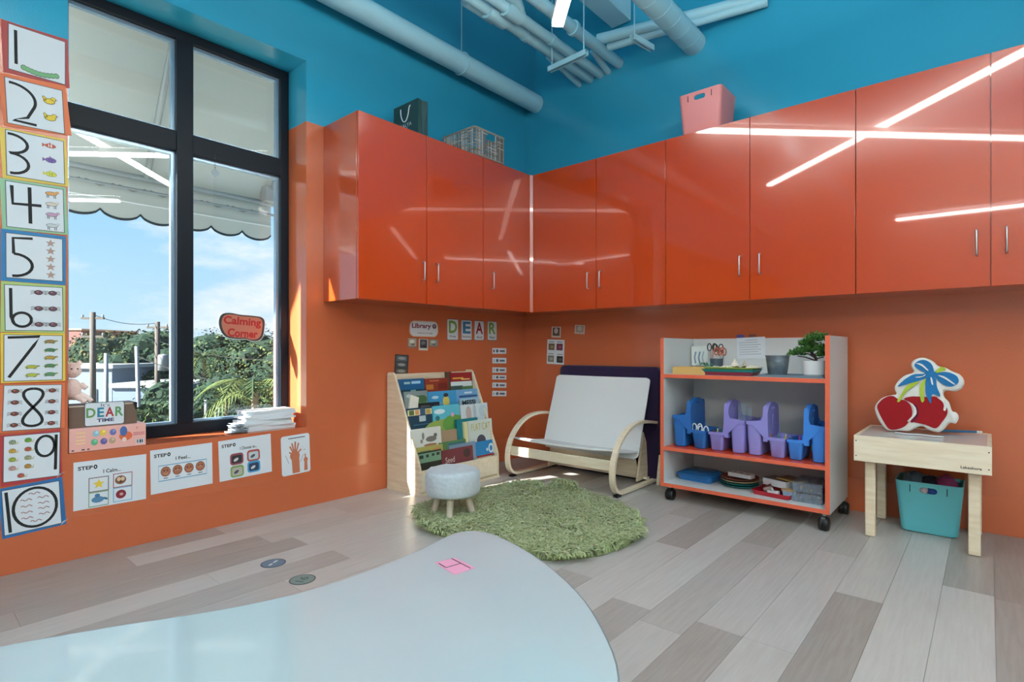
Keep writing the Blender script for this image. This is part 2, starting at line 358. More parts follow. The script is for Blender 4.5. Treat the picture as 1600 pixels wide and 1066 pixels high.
# ------------------------------------------------------------------ wall cabinets
CD, CB, CT = .437, 1.4435, 2.7035
def handle(parent, y_or_x, wall):
    z0, z1, so, r = 1.617, 1.752, .032, .0055
    p = []
    for k in range(5): a = PI/2*k/4; p.append((so-.012+.012*math.sin(a), z0+.012-.012*math.cos(a)))
    q = [(h, z0+z1-z) for h, z in p[::-1]]
    pts = [(0, z0)] + p + q + [(0, z1)]
    f = (lambda h, z: (CD+h, y_or_x, z)) if wall == 'L' else (lambda h, z: (y_or_x, -CD-h, z))
    o = MB().tube([f(h-.002, z) for h, z in pts], r, 8).obj('handle', M_STEEL, parent, smooth=True); o['label'] = 'brushed steel bar handle'
def cabinet(label, spans, wall, handles, carc):
    t = thing('wall_cabinet', label, 'cabinet', group='glossy orange wall cabinets')
    a, b = carc
    mb = MB(); e = .022
    (mb.box(.001, CD-e, a, b, CB, CT) if wall == 'L' else mb.box(a, b, -CD+e, -.001, CB, CT))
    mb.obj('body', M_CARC, t, bevel=.0015)
    for (s0, s1), h in zip(spans, handles):
        g = .0026
        mb = MB().box(CD-.0205, CD, s0+g, s1-g, CB+.001, CT-.001) if wall == 'L' else MB().box(s0+g, s1-g, -CD, -CD+.0205, CB+.001, CT-.001)
        d = mb.obj('door', M_GLOSS, t, bevel=.0007); handle(d, h, wall)
cabinet('glossy orange double wall cabinet beside the window, under the green gift bag', [(-2.276, -1.682), (-1.682, -1.075)], 'L', [-1.725, -1.593], (-2.276, -1.0755))
cabinet('narrow single door orange wall cabinet in the corner of the window wall', [(-1.075, -.458)], 'L', [-.974], (-1.0745, -.002))
cabinet('glossy orange double wall cabinet above the bench, nearest the corner', [(.457, 1.134), (1.134, 1.753)], 'R', [1.061, 1.181], (.44, 1.7525))
cabinet('glossy orange double wall cabinet above the rolling shelf, under the pink bin', [(1.753, 2.372), (2.372, 2.998)], 'R', [2.309, 2.441], (1.7535, 2.9975))
cabinet('glossy orange double wall cabinet above the light table at right edge', [(2.998, 3.623), (3.623, 4.248)], 'R', [3.565, 3.687], (2.9985, 4.248))
tag(MB().box(CD-.02, CD-.001, -.4575, -.438, CB, CT).add([(CD-.001, -.4575, CB), (CD-.001, -.4575, CT), (.4565, -.438, CT), (.4565, -.438, CB)], [(0, 1, 2, 3)]).obj('corner_filler', M_GLOSS), 'thin orange filler strip where the two cabinet runs meet', 'trim')
# ------------------------------------------------------------------ pipes, ducts and struts under the ceiling
def pipe(name, label, pts, r, n=14, mt=M_PIPE):
    return tag(smooth_angle(MB().tube(pts, r, n).obj(name, mt), 50), label, 'pipe')
def coupling(parent, p, ax, r, l=.05):
    a = Vector(p)-Vector(ax)*l/2; b = Vector(p)+Vector(ax)*l/2
    smooth_angle(MB().tube([a, b], r, 14).obj('coupling', M_PIPE, parent), 50)
Y = (0, 1, 0)
p = pipe('long_pipe', 'long pale blue pipe running along the window wall into the corner', [(.15, -9.9, 3.592), (.15, 0, 3.592)], .088, 20)
for y in (-1.05, -2.6, -4.2):
    MB().tube([(.15, y, 3.69), (.15, y, HZ)], .006, 6).obj('hanger_rod', M_PIPE, p)
    smooth_angle(MB().tube([(.15+.094*math.cos(t), y, 3.592+.094*math.sin(t)) for t in [2*PI*i/16 for i in range(16)]], .006, 6, closed=True).obj('hanger_ring', M_PIPE, p))
p = pipe('conduit_pipe', 'lower of two twin pale pipes with joined elbows near ceiling', [(.79, -6, 3.66), (.79, -1.75, 3.66), (.79, -1.6, 3.645), (.79, 0, 3.645)], .046)
coupling(p, (.79, -1.30, 3.645), Y, .066, .20); coupling(p, (.735, -1.42, 3.66), Y, .05, .3); coupling(p, (.79, -.95, 3.645), Y, .052)
p = pipe('conduit_pipe', 'upper of two twin pale pipes meeting the blue wall', [(.905, -6, 3.69), (.905, -1.75, 3.69), (.905, -1.55, 3.645), (.905, 0, 3.645)], .04)
coupling(p, (.905, -1.24, 3.645), Y, .06, .17); coupling(p, (.905, -.75, 3.645), Y, .046)
tee = pipe('pipe_elbow', 'stubby pale pipe elbow rising from the twin pipes', [(.98, -3.2, 3.70), (.98, -1.40, 3.70), (.975, -1.28, 3.695), (.94, -1.2, 3.665)], .04); coupling(tee, (.98, -1.38, 3.70), Y, .056, .14)
pipe('branch_pipe', 'short pale pipe below the twin pipes at the wall', [(.70, -.52, 3.68), (.67, 0, 3.63)], .03)
p = pipe('sprinkler_pipe', 'straight pale pipe with clamp passing behind the lit pendant', [(1.10, -6, 3.68), (1.10, 0, 3.68)], .046); coupling(p, (1.10, -.72, 3.68), Y, .06, .035)
pipe('branch_pipe', 'thin pale pipe forking down beside the sprinkler pipe', [(1.0, -.28, 3.72), (1.0, -.2, 3.69), (.99, 0, 3.64)], .03)
a, b = gz(934, 62, 3.74), gz(1200, -6, 3.74); d = (b-a).normalized()
pipe('cross_pipe', 'thicker of two cross pipes running towards the right edge', [a, a+(b-a)*.98], .043); 
a2, b2 = gz(950, 74, 3.69), gz(1225, -4, 3.69); d = (b2-a2).normalized()
pipe('cross_pipe', 'thinner cross pipe just below its thicker twin', [a2, a2+(b2-a2)*.92], .032)
du = thing('round_duct', 'wide round spiral duct ending in the blue wall', 'duct')
smooth_angle(MB().tube([(1.80, -7, 3.60), (1.80, 0, 3.60)], .09, 28).obj('duct_shell', M_PIPE, du), 50)
for k in range(16): smooth_angle(MB().tube([(1.80+.0905*math.cos(t), -.12-k*.17+.03*math.sin(t), 3.60+.0905*math.sin(t)) for t in [2*PI*i/24 for i in range(24)]], .002, 5, closed=True).obj('seam_ridge', M_PIPE, du))
q = [gz(900, 0, 4.02), gz(956, 47, 4.02), gz(987, 36, 4.02), gz(953, 0, 4.02)]
tag(MB().box(1.045, 1.24, -6, -.03, 4.0, 4.2).obj('flat_duct', M_PIPE, bevel=.01), 'flat rectangular pale duct above the cross pipes', 'duct')
def strut(label, a, b, rods):
    t = thing('strut_rail', label, 'rail', group='hanging strut rails')
    a, b = Vector(a), Vector(b); d = (b-a).normalized(); s = d.cross(UP).normalized(); w, h = .021, .042
    def bx(o0, o1, z0, z1): return [a+s*o0+UP*z0, a+s*o1+UP*z0, b+s*o1+UP*z0, b+s*o0+UP*z0, a+s*o0+UP*z1, a+s*o1+UP*z1, b+s*o1+UP*z1, b+s*o0+UP*z1]
    MB().hexa(bx(-w, -w+.004, 0, h)).hexa(bx(w-.004, w, 0, h)).hexa(bx(-w, w, h-.004, h)).hexa(bx(-w+.004, -w+.012, 0, .004)).hexa(bx(w-.012, w-.004, 0, .004)).obj('channel', M_PIPE, t)
    for f in rods: p = a+(b-a)*f; MB().tube([p+UP*h, Vector((p.x, p.y, HZ))], .005, 6).obj('rod', M_PIPE, t)
strut('pale metal strut rail hung on rods below the twin pipes', gz(858, 113, 3.42), gz(917, 86, 3.42), (.08, .92))
strut('short pale strut rail hung near the spiral duct', gz(988, 62, 3.42), gz(1019, 80, 3.42), (.1,))
# ------------------------------------------------------------------ linear pendant lights (the room's own, and unseen ones added for fill)
def pendant(label, a, b, z=3.15, power=1.0):
    led = mat('led_diffuser_%.2f' % power, (255, 247, 235), .5, emit=((255, 251, 244), LED*power)); ledup = mat('led_uplight_%.2f' % power, (250, 250, 255), .5, emit=((255, 251, 244), LED*power*1.25))
    t = thing('linear_pendant_light', label, 'light', group='linear pendant lights')
    a, b = Vector((*a, z)), Vector((*b, z)); d = (b-a).normalized(); s = d.cross(UP).normalized(); w, h = .036, .075
    def bx(ww, z0, z1, e=0): return [a-d*e+s*-ww+UP*z0, a-d*e+s*ww+UP*z0, b+d*e+s*ww+UP*z0, b+d*e-s*ww+UP*z0, a-d*e-s*ww+UP*z1, a-d*e+s*ww+UP*z1, b+d*e+s*ww+UP*z1, b+d*e-s*ww+UP*z1]
    MB().hexa(bx(w, .03, h, .002)).obj('housing', mat('white_housing', (225, 230, 232), .4), t)
    MB().hexa(bx(w-.001, 0, .03)).obj('diffuser', led, t)
    MB().hexa(bx(w-.006, h, h+.004)).obj('uplight', ledup, t)
    for f in (.12, .5, .88): p = a+(b-a)*f; MB().tube([p+UP*(h+.004), Vector((p.x, p.y, HZ))], .003, 5).obj('cable', M_STEEL, t)
pendant('lit linear pendant whose near end shows at top of picture', (1.55, -1.55), (4.15, -4.1), power=.85)
pendant('lit linear pendant crossing over the first, mirrored in the cabinets', (1.45, -4.12), (4.15, -1.6), 3.155+.08, power=.85)
pendant('lit linear pendant far back in the room', (2.5, -7.1), (5.2, -7.3), power=1.3)
pendant('added unseen fill lamp over the far side of the room', (4.9, -2.2), (7.0, -4.4))  # out of view, added as fill; no known lamp hangs here
pendant('added unseen fill lamp crossing on the far right back', (4.9, -8.0), (6.9, -5.2), 3.235, power=2.6)  # added behind the view to brighten the shelf and upright faces
pendant('added unseen fill lamp on the far right back', (4.9, -5.2), (6.9, -8.0), power=2.6)  # its pair, likewise invented out of view as strong fill
# ================================================================== OUTSIDE
GZ = -4.6                                           # street level below this upper storey
M_GROUND = mat('street_ground', (158, 157, 148), .9, var=(.3, (136, 138, 124)))
gr = MB().box(-140, -.6, -80, 120, GZ-.3, GZ).obj('ground', M_GROUND); struct(gr)
# awning
def awning():
    t = thing('awning', 'pale fabric window awning with scalloped valance outside the panes', 'awning')
    fab = translucent('awning_fabric', (188, 194, 190), .13); ax, az, wz = -1.5, 2.50, 4.15; y0, y1 = -4.85, -1.95
    MB().hexa([(ax, y0, az), (-.37, y0, wz), (-.37, y1, wz), (ax, y1, az), (ax, y0, az+.006), (-.37, y0, wz+.006), (-.37, y1, wz+.006), (ax, y1, az+.006)]).obj('canopy', fab, t)
    poly = [(y0, az)]; yy = y0; n = 11; wd = (y1-y0)/n
    poly += [(y1, az)]
    bot = []
    for i in range(n*10+1):
        y = y0+(y1-y0)*i/(n*10); ph = ((y-y0)/wd) % 1.0; bot.append((y, 2.175-.055*(abs(math.sin(PI*ph))**.6)))
    poly = bot + [(y1, az), (y0, az)]
    v = MB().prism(poly, lambda a, b, h: (h, a, b), ax-.006, ax).obj('valance', fab, t)
    mb = MB()
    for i in range(len(bot)-1): (a, b), (c, d) = bot[i], bot[i+1]; mb.add([(ax-.009, a, b-.008), (ax+.003, a, b-.008), (ax+.003, c, d-.008), (ax-.009, c, d-.008), (ax-.009, a, b+.010), (ax+.003, a, b+.010), (ax+.003, c, d+.010), (ax-.009, c, d+.010)], [(0,3,2,1),(4,5,6,7),(1,2,6,5),(3,0,4,7)])
    mb.obj('trim_tape', mat('dark_teal_tape', (22, 40, 46), .8), v)
    alu = mat('dull_aluminium', (150, 158, 160), .5, .4)
    MB().tube([(ax+.05, y0, 2.46), (ax+.05, y1, 2.46)], .022, 10).obj('front_bar', alu, t, smooth=True)
    MB().tube([(ax+.045, y0, 2.36), (ax+.045, y1, 2.36)], .012, 8).obj('lacing_rod', alu, t, smooth=True)
    for i in range(int((y1-y0)/.21)): 
        y = y0+.1+i*.21; MB().tube([(ax+.045, y-.09, 2.372), (ax+.045, y, 2.345), (ax+.045, y+.09, 2.372)], .008, 6).obj('lacing_loop', mat('grey_cord', (120, 126, 124), .8), t, smooth=True)
    MB().box(ax-.004, ax+.012, y0, y1, 2.255, 2.265).obj('seam_strip', mat('pale_strip', (220, 226, 226), .6), t)
    for y in (y1-.05, -2.98, -4.4):
        MB().tube([(ax+.06, y, 2.46), (-.40, y, 3.95)], .024, 10).obj('rafter_tube', alu, t, smooth=True)
    MB().box(ax+.03, ax+.16, y1-.12, y1-.02, 2.46, 2.60).obj('end_bracket', alu, t)
awning()
# vegetation
LEAF = [mat('leaf_dark', (28, 46, 36), .85, spec=.12), mat('leaf_mid', (44, 62, 42), .85, spec=.12), mat('leaf_light', (74, 86, 50), .85, spec=.12), mat('leaf_warm', (80, 74, 46), .85, spec=.12)]
BARK = mat('bark', (110, 96, 78), .9)
def leaves(mb, c, r, n, size, mats, r2):
    c = Vector(c)
    for _ in range(n):
        d = Vector((r2.gauss(0, 1), r2.gauss(0, 1), r2.gauss(0, 1))).normalized(); k = r2.uniform(.62, 1.06)
        p = c+Vector((d.x*r[0]*k, d.y*r[1]*k, d.z*r[2]*k))
        nn = (d+Vector((r2.uniform(-.8, .8), r2.uniform(-.8, .8), r2.uniform(-.3, 1.0)))).normalized(); u = nn.orthogonal().normalized(); w = nn.cross(u); a = r2.uniform(0, 6.28)
        u, w = u*math.cos(a)+w*math.sin(a), w*math.cos(a)-u*math.sin(a); s = size*r2.uniform(.6, 1.4)
        mb.add([p-u*s, p-w*s*.5, p+u*s, p+w*s*.5], [(0, 1, 2, 3)], r2.choice(mats))
def tree(label, px, py_top, dist, width, mats, seed, n=7500, group='trees beyond the window'):
    r2 = random.Random(seed); top = dd(px, py_top, dist); h = top.z-GZ; base = Vector((top.x, top.y, GZ))
    t = thing('leafy_tree', label, 'tree', base, group=group)
    MB().tube([(0, 0, 0), (.1, .1, h*.35), (0, .2, h*.7)], [.25, .2, .1], 8).obj('trunk', BARK, t)
    mb = MB(); rw = width/2
    core = MB()
    for k in range(11):
        a = r2.uniform(0, 6.28); q = r2.uniform(.15, .62); cz = h*r2.uniform(.42, .80); rr = rw*r2.uniform(.34, .52)
        c = (math.cos(a)*rw*q, math.sin(a)*rw*q, min(cz, h-rr*.8)); R_ = (rr, rr, rr*.8)
        leaves(mb, c, R_, n//11, .115*max(.6, dist/35), mats, r2)
        core.lathe([(R_[0]*.78*math.sin(PI*j/6)+.01, -R_[2]*.78*math.cos(PI*j/6)) for j in range(7)], c, 10)
    core.obj('inner_crown', mats[0], t); mb.obj('foliage', None, t)
D_, M_, L_, Wm = LEAF
tree('dark rounded tree above the grey roof, left pane', 165, 520, 46, 9, [D_, M_, Wm], 1)
tree('warm toned tree behind the tall utility pole', 205, 517, 52, 11, [D_, M_, Wm, Wm], 2)
tree('olive tree at the far left of the left pane', 122, 530, 48, 8, [M_, Wm, L_], 3)
tree('broad green tree right of the transformer pole', 262, 500, 44, 9, [D_, M_, M_], 4)
tree('mid green tree between the lamp pole and transformer pole', 230, 545, 36, 7, [D_, M_, L_], 5)
tree('tall dense tree left in the right pane', 322, 505, 40, 10, [D_, M_, M_], 6, 10000)
tree('tall dense tree behind the round window sign', 385, 512, 38, 11, [D_, D_, M_, L_], 7, 10000)
tree('green tree at the right edge of the window', 440, 525, 34, 9, [D_, M_, L_], 8)
tree('low bushy tree under the round window sign', 350, 575, 27, 7, [D_, M_], 9, 8000)
tree('low bushy tree beyond the parking wall', 290, 585, 30, 7, [D_, M_], 10, 8000)
def palm(label, px, py, dist, fl, n, seed, mats):
    r2 = random.Random(seed); c = dd(px, py, dist); base = Vector((c.x, c.y, GZ)); h = c.z-GZ
    t = thing('palm_tree', label, 'palm', base, group='palms beyond the window')
    MB().tube([(0, 0, 0), (.05, 0, h*.5), (0, .05, h)], [.16, .12, .1], 8).obj('trunk', BARK, t)
    for k in range(n):
        a = 2*PI*k/n+r2.uniform(-.2, .2); up = r2.uniform(.2, 1.1); pts = []
        for j in range(9): s = j/8; pts.append(Vector((math.cos(a)*fl*s, math.sin(a)*fl*s, h+fl*(up*s-1.15*s*s))))
        mb = MB(); m = r2.choice(mats); mb.tube(pts, .018*fl/1.5, 4, m)
        for j in range(1, 9):
            for sgn in (-1, 1):
                for q in (0, .5):
                    p = pts[j]*(1-q)+pts[j-1]*q; d = (pts[j]-pts[j-1]).normalized(); sd_ = d.cross(UP).normalized()*sgn; l = fl*.36*math.sin(PI*min(.97, (j-q)/8.5)+.15)
                    e = p+(sd_*.8+d*.55-UP*.35)*l; w = d*fl*.022
                    mb.add([p-w, p+w, e], [(0, 1, 2)], m)
        mb.obj('frond', None, t)
palm('small palm beside the low pale building', 207, 577, 36, 1.3, 12, 1, [L_, M_])
palm('large palm with arching fronds in the right pane', 396, 612, 17, 1.7, 14, 2, [L_, M_, L_])
palm('palm with drooping fronds low in the right pane', 350, 622, 19, 1.6, 13, 3, [M_, D_, L_])
palm('slim palm near the window mullion, right pane', 318, 560, 30, 1.5, 12, 4, [M_, L_])
# buildings, hedge, poles, wires
def face_box(px0, px1, py, dist, depth, zlow):
    a, b = dd(px0, py, dist), dd(px1, py, dist); u = (b-a); L = u.length; u.normalize(); n = Vector((-u.y, u.x, 0)); n = n if n.dot(FW) > 0 else -n
    return a, u, n, L, a.z
def building(label, px0, px1, py, dist, depth, wallm, roofm, windows=()):
    a, u, n, L, top = face_box(px0, px1, py, dist, depth, GZ)
    t = thing('low_building', label, 'building', (a.x, a.y, GZ), math.atan2(u.y, u.x)); H = top-GZ
    MB().box(0, L, 0, depth, 0, H).obj('wall', wallm, t); MB().box(-.15, L+.15, -.15, depth+.15, H, H+.22).obj('roof', roofm, t)
    for (x0, x1, z0, z1) in windows: MB().box(L*x0, L*x1, -.04, .02, H*z0, H*z1).obj('window', mat('far_window', (70, 82, 92), .3), t)
GREYW = mat('pale_grey_render', (92, 104, 116), .8); GREYR = mat('roof_grey', (130, 136, 140), .7)
building('flat roofed grey building low behind the plush toy', 60, 175, 576, 31, 10, GREYW, GREYR, [(.1, .2, .5, .75), (.7, .8, .5, .75)])
building('long low bluish wall building in the left pane', 176, 300, 606, 29, 4, mat('blue_grey_render', (84, 100, 122), .8), GREYR)
building('small cream building beyond the trees', 208, 262, 592, 40, 6, mat('cream_render', (150, 142, 116), .8), mat('roof_brown', (150, 120, 100), .8), [(.2, .4, .5, .8), (.6, .8, .5, .8)])
building('distant brick red building at the far left', 100, 127, 516, 80, 12, mat('brick_red_far', (100, 64, 58), .8), mat('roof_brown', (150, 120, 100), .8))
def hedge(label, px0, px1, py, dist, dep, seed):
    r2 = random.Random(seed); a, u, n, L, top = face_box(px0, px1, py, dist, dep, GZ); t = thing('hedge', label, 'hedge', (a.x, a.y, GZ), math.atan2(u.y, u.x)); H = max(1.2, top-GZ)
    MB().box(0, L, 0, dep, 0, H-.1).obj('hedge_core', D_, t)
    mb = MB()
    for _ in range(1800):
        x, y, z = r2.uniform(0, L), r2.uniform(-.1, dep), r2.uniform(H*.2, H)
        if r2.random() < .5: y = r2.uniform(-.15, .05)
        else: z = H+r2.uniform(-.1, .12)
        s = r2.uniform(.08, .18); v = [Vector((r2.uniform(-s, s), r2.uniform(-s, s), r2.uniform(-s, s)))+Vector((x, y, z)) for _ in range(3)]
        mb.add(v, [(0, 1, 2)], r2.choice([M_, L_, D_]))
    mb.obj('foliage', None, t)
hedge('clipped hedge below the bluish wall, left pane', 195, 285, 645, 20, 2.0, 5)
hedge('sunny hedge at the bottom of the right pane', 296, 440, 632, 22, 2.5, 6)
POLE = mat('weathered_pole', (70, 66, 62), .9); PALEP = mat('pale_metal_pole', (108, 114, 120), .6)
def pole(label, px, py, dist, r, arms=0, mt=POLE, lean=0, trans=False):
    c = dd(px, py, dist); h = c.z-GZ; t = thing('utility_pole', label, 'pole', (c.x, c.y, GZ), YAW, group='poles beyond the window')
    MB().tube([(-lean, 0, 0), (0, 0, h)], [r*1.25, r], 10).obj('shaft', mt, t, smooth=True)
    for k in range(arms):
        MB().box(-.55, .55, -.05, .05, h-.35-k*.9, h-.25-k*.9).obj('cross_arm', mt, t)
        for s in (-.5, .5): MB().lathe([(.04, 0), (.05, .06), (.03, .14)], (s, 0, h-.25-k*.9), 8).obj('insulator', PALEP, t)
    if trans: MB().lathe([(.01, 0), (.26, .03), (.26, .8), (.22, .86), (.01, .9)], (.32, 0, h-2.6), 14).obj('transformer', PALEP, t, smooth=True)
    return c
P1 = pole('tall dark utility pole in the left pane', 145, 488, 27, .12, 2)
P2 = pole('utility pole with a transformer near the mullion', 246, 503, 29, .12, 1, trans=True)
pole('short pale lamp pole beside the tall utility pole', 166, 552, 24, .08, 0, PALEP)
pole('slightly leaning grey pole before the bluish wall', 213.5, 541, 25, .08, 0, PALEP, lean=-.2)
pole('thin pale post low in the right pane', 322, 625, 20, .06, 0, PALEP)
def wire(label, a, b, sag):
    a, b = Vector(a), Vector(b); tag(MB().tube([a*(1-s)+b*s-UP*sag*4*s*(1-s) for s in [i/14 for i in range(15)]], .018, 4).obj('overhead_wire', M_BLACK), label, 'wire', 'overhead wires')
E3 = dd(470, 520, 30)
wire('topmost overhead wire between the two utility poles', P1-UP*.1, P2-UP*.05, .25)
wire('second overhead wire between the two utility poles', P1-UP*.95, P2-UP*.9, .3)
wire('third overhead wire between the two utility poles', P1-UP*1.6, P2-UP*1.6, .3)
wire('overhead wire crossing the right pane trees', P2-UP*1.0, dd(470, 560, 26), .4)
wire('low sagging wire across the right pane', dd(213, 556, 25), dd(460, 612, 20), .3)
# ================================================================== FURNITURE
def pageback(mb): return mb
# ------------------------------------------------------------------ kidney table in the foreground
def kidney_table():
    z = .55
    vis = [gz(px, py, z) for px, py in ((0, 1011), (100, 993), (200, 976), (300, 961), (400, 943), (500, 918), (600, 883), (660, 858), (700, 838), (722, 831.5), (745, 830.5), (778, 838.5), (840, 873), (900, 925), (940, 985), (965, 1060))]
    pts = [(p.x, p.y) for p in vis] + [(3.22, -3.72), (3.26, -3.95), (3.22, -4.2), (3.1, -4.5), (3.02, -4.8), (2.95, -5.1), (2.7, -5.3), (2.4, -5.25), (2.2, -5.0), (2.14, -4.7), (2.16, -4.45)]
    loop = [(v.x, v.y) for v in spline([(a, b, 0) for a, b in pts], 4, True)]
    loop = loop if sum(loop[i-1][0]*p[1]-p[0]*loop[i-1][1] for i, p in enumerate(loop)) > 0 else loop[::-1]
    cx, cy = 2.65, -4.2; t = thing('activity_table', 'white curved activity table in the foreground', 'table', (cx, cy, 0))
    mb = MB(); mb.prism(loop, lambda a, b, h: (a-cx, b-cy, h), z-.022, z)
    smooth_angle(mb.obj('table_top', mat('white_table_laminate', (176, 193, 197), .22, coat=1.0, coat_rough=.06, var=(3, (171, 189, 194))), t), 30)
    ctr = Vector((sum(p[0] for p in loop)/len(loop), sum(p[1] for p in loop)/len(loop)))
    edge = []
    for i, p in enumerate(loop): edge.append((p[0]-cx, p[1]-cy, z-.011))
    mb = MB(); n = len(loop)
    out = []
    for i, p in enumerate(loop):
        a, b = Vector(loop[i-1]), Vector(loop[(i+1) % n]); d = (b-a).normalized(); nn = Vector((d.y, -d.x)); out.append((p[0]-cx+nn.x*.0035, p[1]-cy+nn.y*.0035))
    ins = [(p[0]-cx, p[1]-cy) for p in loop]
    mb.rings([[(a, b, z-.024) for a, b in ins], [(a, b, z-.024) for a, b in out], [(a, b, z-.001) for a, b in out], [(a, b, z-.0005) for a, b in ins]], cap0=False, cap1=False)
    smooth_angle(mb.obj('edge_band', mat('grey_edge', (104, 116, 118), .5), t), 50)
    for x, y in ((2.6, -3.55), (3.0, -3.9), (2.45, -4.3), (2.5, -5.0), (2.85, -4.9)):
        l = smooth_angle(MB().lathe([(.02, .0), (.02, z-.03), (.035, z-.023)], (x-cx, y-cy, 0), 14).obj('leg', mat('grey_metal_leg', (140, 146, 150), .35, .7), t), 40)
        smooth_angle(MB().lathe([(.024, 0), (.024, .03)], (x-cx, y-cy, 0), 12).obj('foot', M_BLACK, l))
    for (a, b), s in (((1.7, 1.0), .02), ((1.2, .6), .02)): pass
    q = [gz(*p, z) for p in ((679, 880), (711, 872), (743, 888), (710, 899))]; o = q[3]
    tp = [Vector((p.x, p.y, 0)) for p in q]
    ta = thing('tape_patch', 'pink taped name patch with black lines on the white table', 'tape', (0, 0, z))
    MB().hexa([(p.x, p.y, .0003) for p in tp]+[(p.x, p.y, .0009) for p in tp]).obj('patch', mat('pink_tape', (220, 150, 178), .5), ta)
    mb = MB(); A, B, Cc, Dd = [Vector((p.x, p.y)) for p in tp]
    L = lambda u, v: (A*(1-u)*(1-v)+B*u*(1-v)+Cc*u*v+Dd*(1-u)*v)
    for s, e in (((.82, .0), (.82, .95)), ((.1, .48), (.82, .48)), ((.1, .1), (.1, .48))): 
        if s != e: mb.ribbon([L(*s), L(*e)], .0035, .0012)
    mb.obj('ink_lines', M_INK, ta)
kidney_table()
# ------------------------------------------------------------------ rolling shelf
SX0, SX1, SY0, SY1, SZ0, SZ1 = 1.80, 2.894, -.62, -.07, .105, 1.186
def rolling_shelf():
    t = thing('rolling_shelf', 'white rolling storage shelf with orange edging against the wall', 'shelf', ((SX0+SX1)/2, (SY0+SY1)/2, 0))
    ox, oy = t.location.x, t.location.y; th = .026
    def part(nm, x0, x1, y0, y1, z0, z1, mt=M_WHITE, edge=True):
        o = MB().box(x0-ox, x1-ox, y0-oy, y1-oy, z0, z1).obj(nm, mt, t)
        if edge: MB().box(x0-ox, x1-ox, y0-oy-.002, y0-oy, z0, z1).obj('edge_band', M_EDGE, o)
        return o
    part('side_panel', SX0, SX0+th, SY0, SY1, SZ0, SZ1); part('side_panel', SX1-th, SX1, SY0, SY1, SZ0, SZ1)
    part('back_panel', SX0+th, SX1-th, SY1-.012, SY1, SZ0, SZ1, edge=False)
    part('shelf_board', SX0+th, SX1-th, SY0, SY1-.012, SZ0, SZ0+th)
    part('shelf_board', SX0+th, SX1-th, SY0, SY1-.012, .369, .395, mat('orange_shelf_laminate', (216, 70, 34), .16))
    part('shelf_board', SX0+th, SX1-th, SY0, SY1-.012, .897, .923)
    MB().box(SX0+th-ox, SX1-th-ox, SY1-.013-oy, SY1-.001-oy, SZ1, SZ1+.004).obj('top_edge', M_EDGE, t)
    for x, y in ((SX0+.055, SY0+.05), (SX1-.035, SY0+.02), (SX0+.055, SY1-.06), (SX1-.01, SY1-.07)):
        c = MB(); prof_ = [(-.03, .022), (-.029, .032), (-.024, .039), (-.014, .0415), (-.006, .040), (-.0035, .034), (.0035, .034), (.006, .040), (.014, .0415), (.024, .039), (.029, .032), (.03, .022)]; c.tube([(x-ox+q, y-oy, .0415) for q, _ in prof_], [r for _, r in prof_], 22); o = smooth_angle(c.obj('caster', M_BLACK, t), 50)
        MB().prism(arc(0, .05, .034, .042, 0, 180, 10), lambda a, b, h: (x-ox+h, y-oy+a, b), -.012, .012).obj('caster_hood', mat('black_plastic', (26, 26, 28), .35), o)
        MB().lathe([(.012, .085), (.012, SZ0)], (x-ox, y-oy, 0), 10).obj('caster_stem', M_STEEL, o)
rolling_shelf()
# ------------------------------------------------------------------ bookshelf rack
BY0, BY1 = -1.735, -.86
def book_rack():
    t = thing('book_rack', 'pale birch tiered book display rack against the window wall', 'bookshelf', (.2, (BY0+BY1)/2, 0)); oy = t.location.y; ox = .2
    prof = [(.016, 0), (.42, 0), (.42, .20), (.405, .245), (.11, .905), (.09, .92), (.03, .92), (.016, .905)]
    for y in (BY0, BY1-.018):
        MB().prism(prof, lambda a, b, h: (a-ox, h-oy, b), y, y+.018).obj('side_panel', M_WOOD, t, bevel=.003)
    MB().box(.018-ox, .028-ox, BY0+.018-oy, BY1-.018-oy, .02, .905).obj('back_panel', M_WOOD, t)
    MB().box(.40-ox, .414-ox, BY0+.018-oy, BY1-.018-oy, .03, .19).obj('front_panel', M_WOODH, t, bevel=.002)
    for k, (x, z0, z1) in enumerate(((.13, .55, .74), (.20, .42, .60), (.265, .27, .45), (.335, .13, .32))):
        MB().hexa([(x-ox, BY0+.018-oy, z0), (x+.009-ox, BY0+.018-oy, z0), (x+.009-ox, BY1-.018-oy, z0), (x-ox, BY1-.018-oy, z0), (x-.03-ox, BY0+.018-oy, z1), (x-.021-ox, BY0+.018-oy, z1), (x-.021-ox, BY1-.018-oy, z1), (x-.03-ox, BY1-.018-oy, z1)]).obj('divider', M_WOOD, t)
    MB().box(.03-ox, .40-ox, BY0+.018-oy, BY1-.018-oy, .02, .034).obj('bottom_board', M_WOOD, t)
    MB().box(.016-ox, .425-ox, BY0-.003-oy, BY1+.003-oy, 0, .018).obj('plinth', M_WOOD, t, bevel=.002)
book_rack()
PAGES = mat('book_pages', (232, 228, 214), .8)
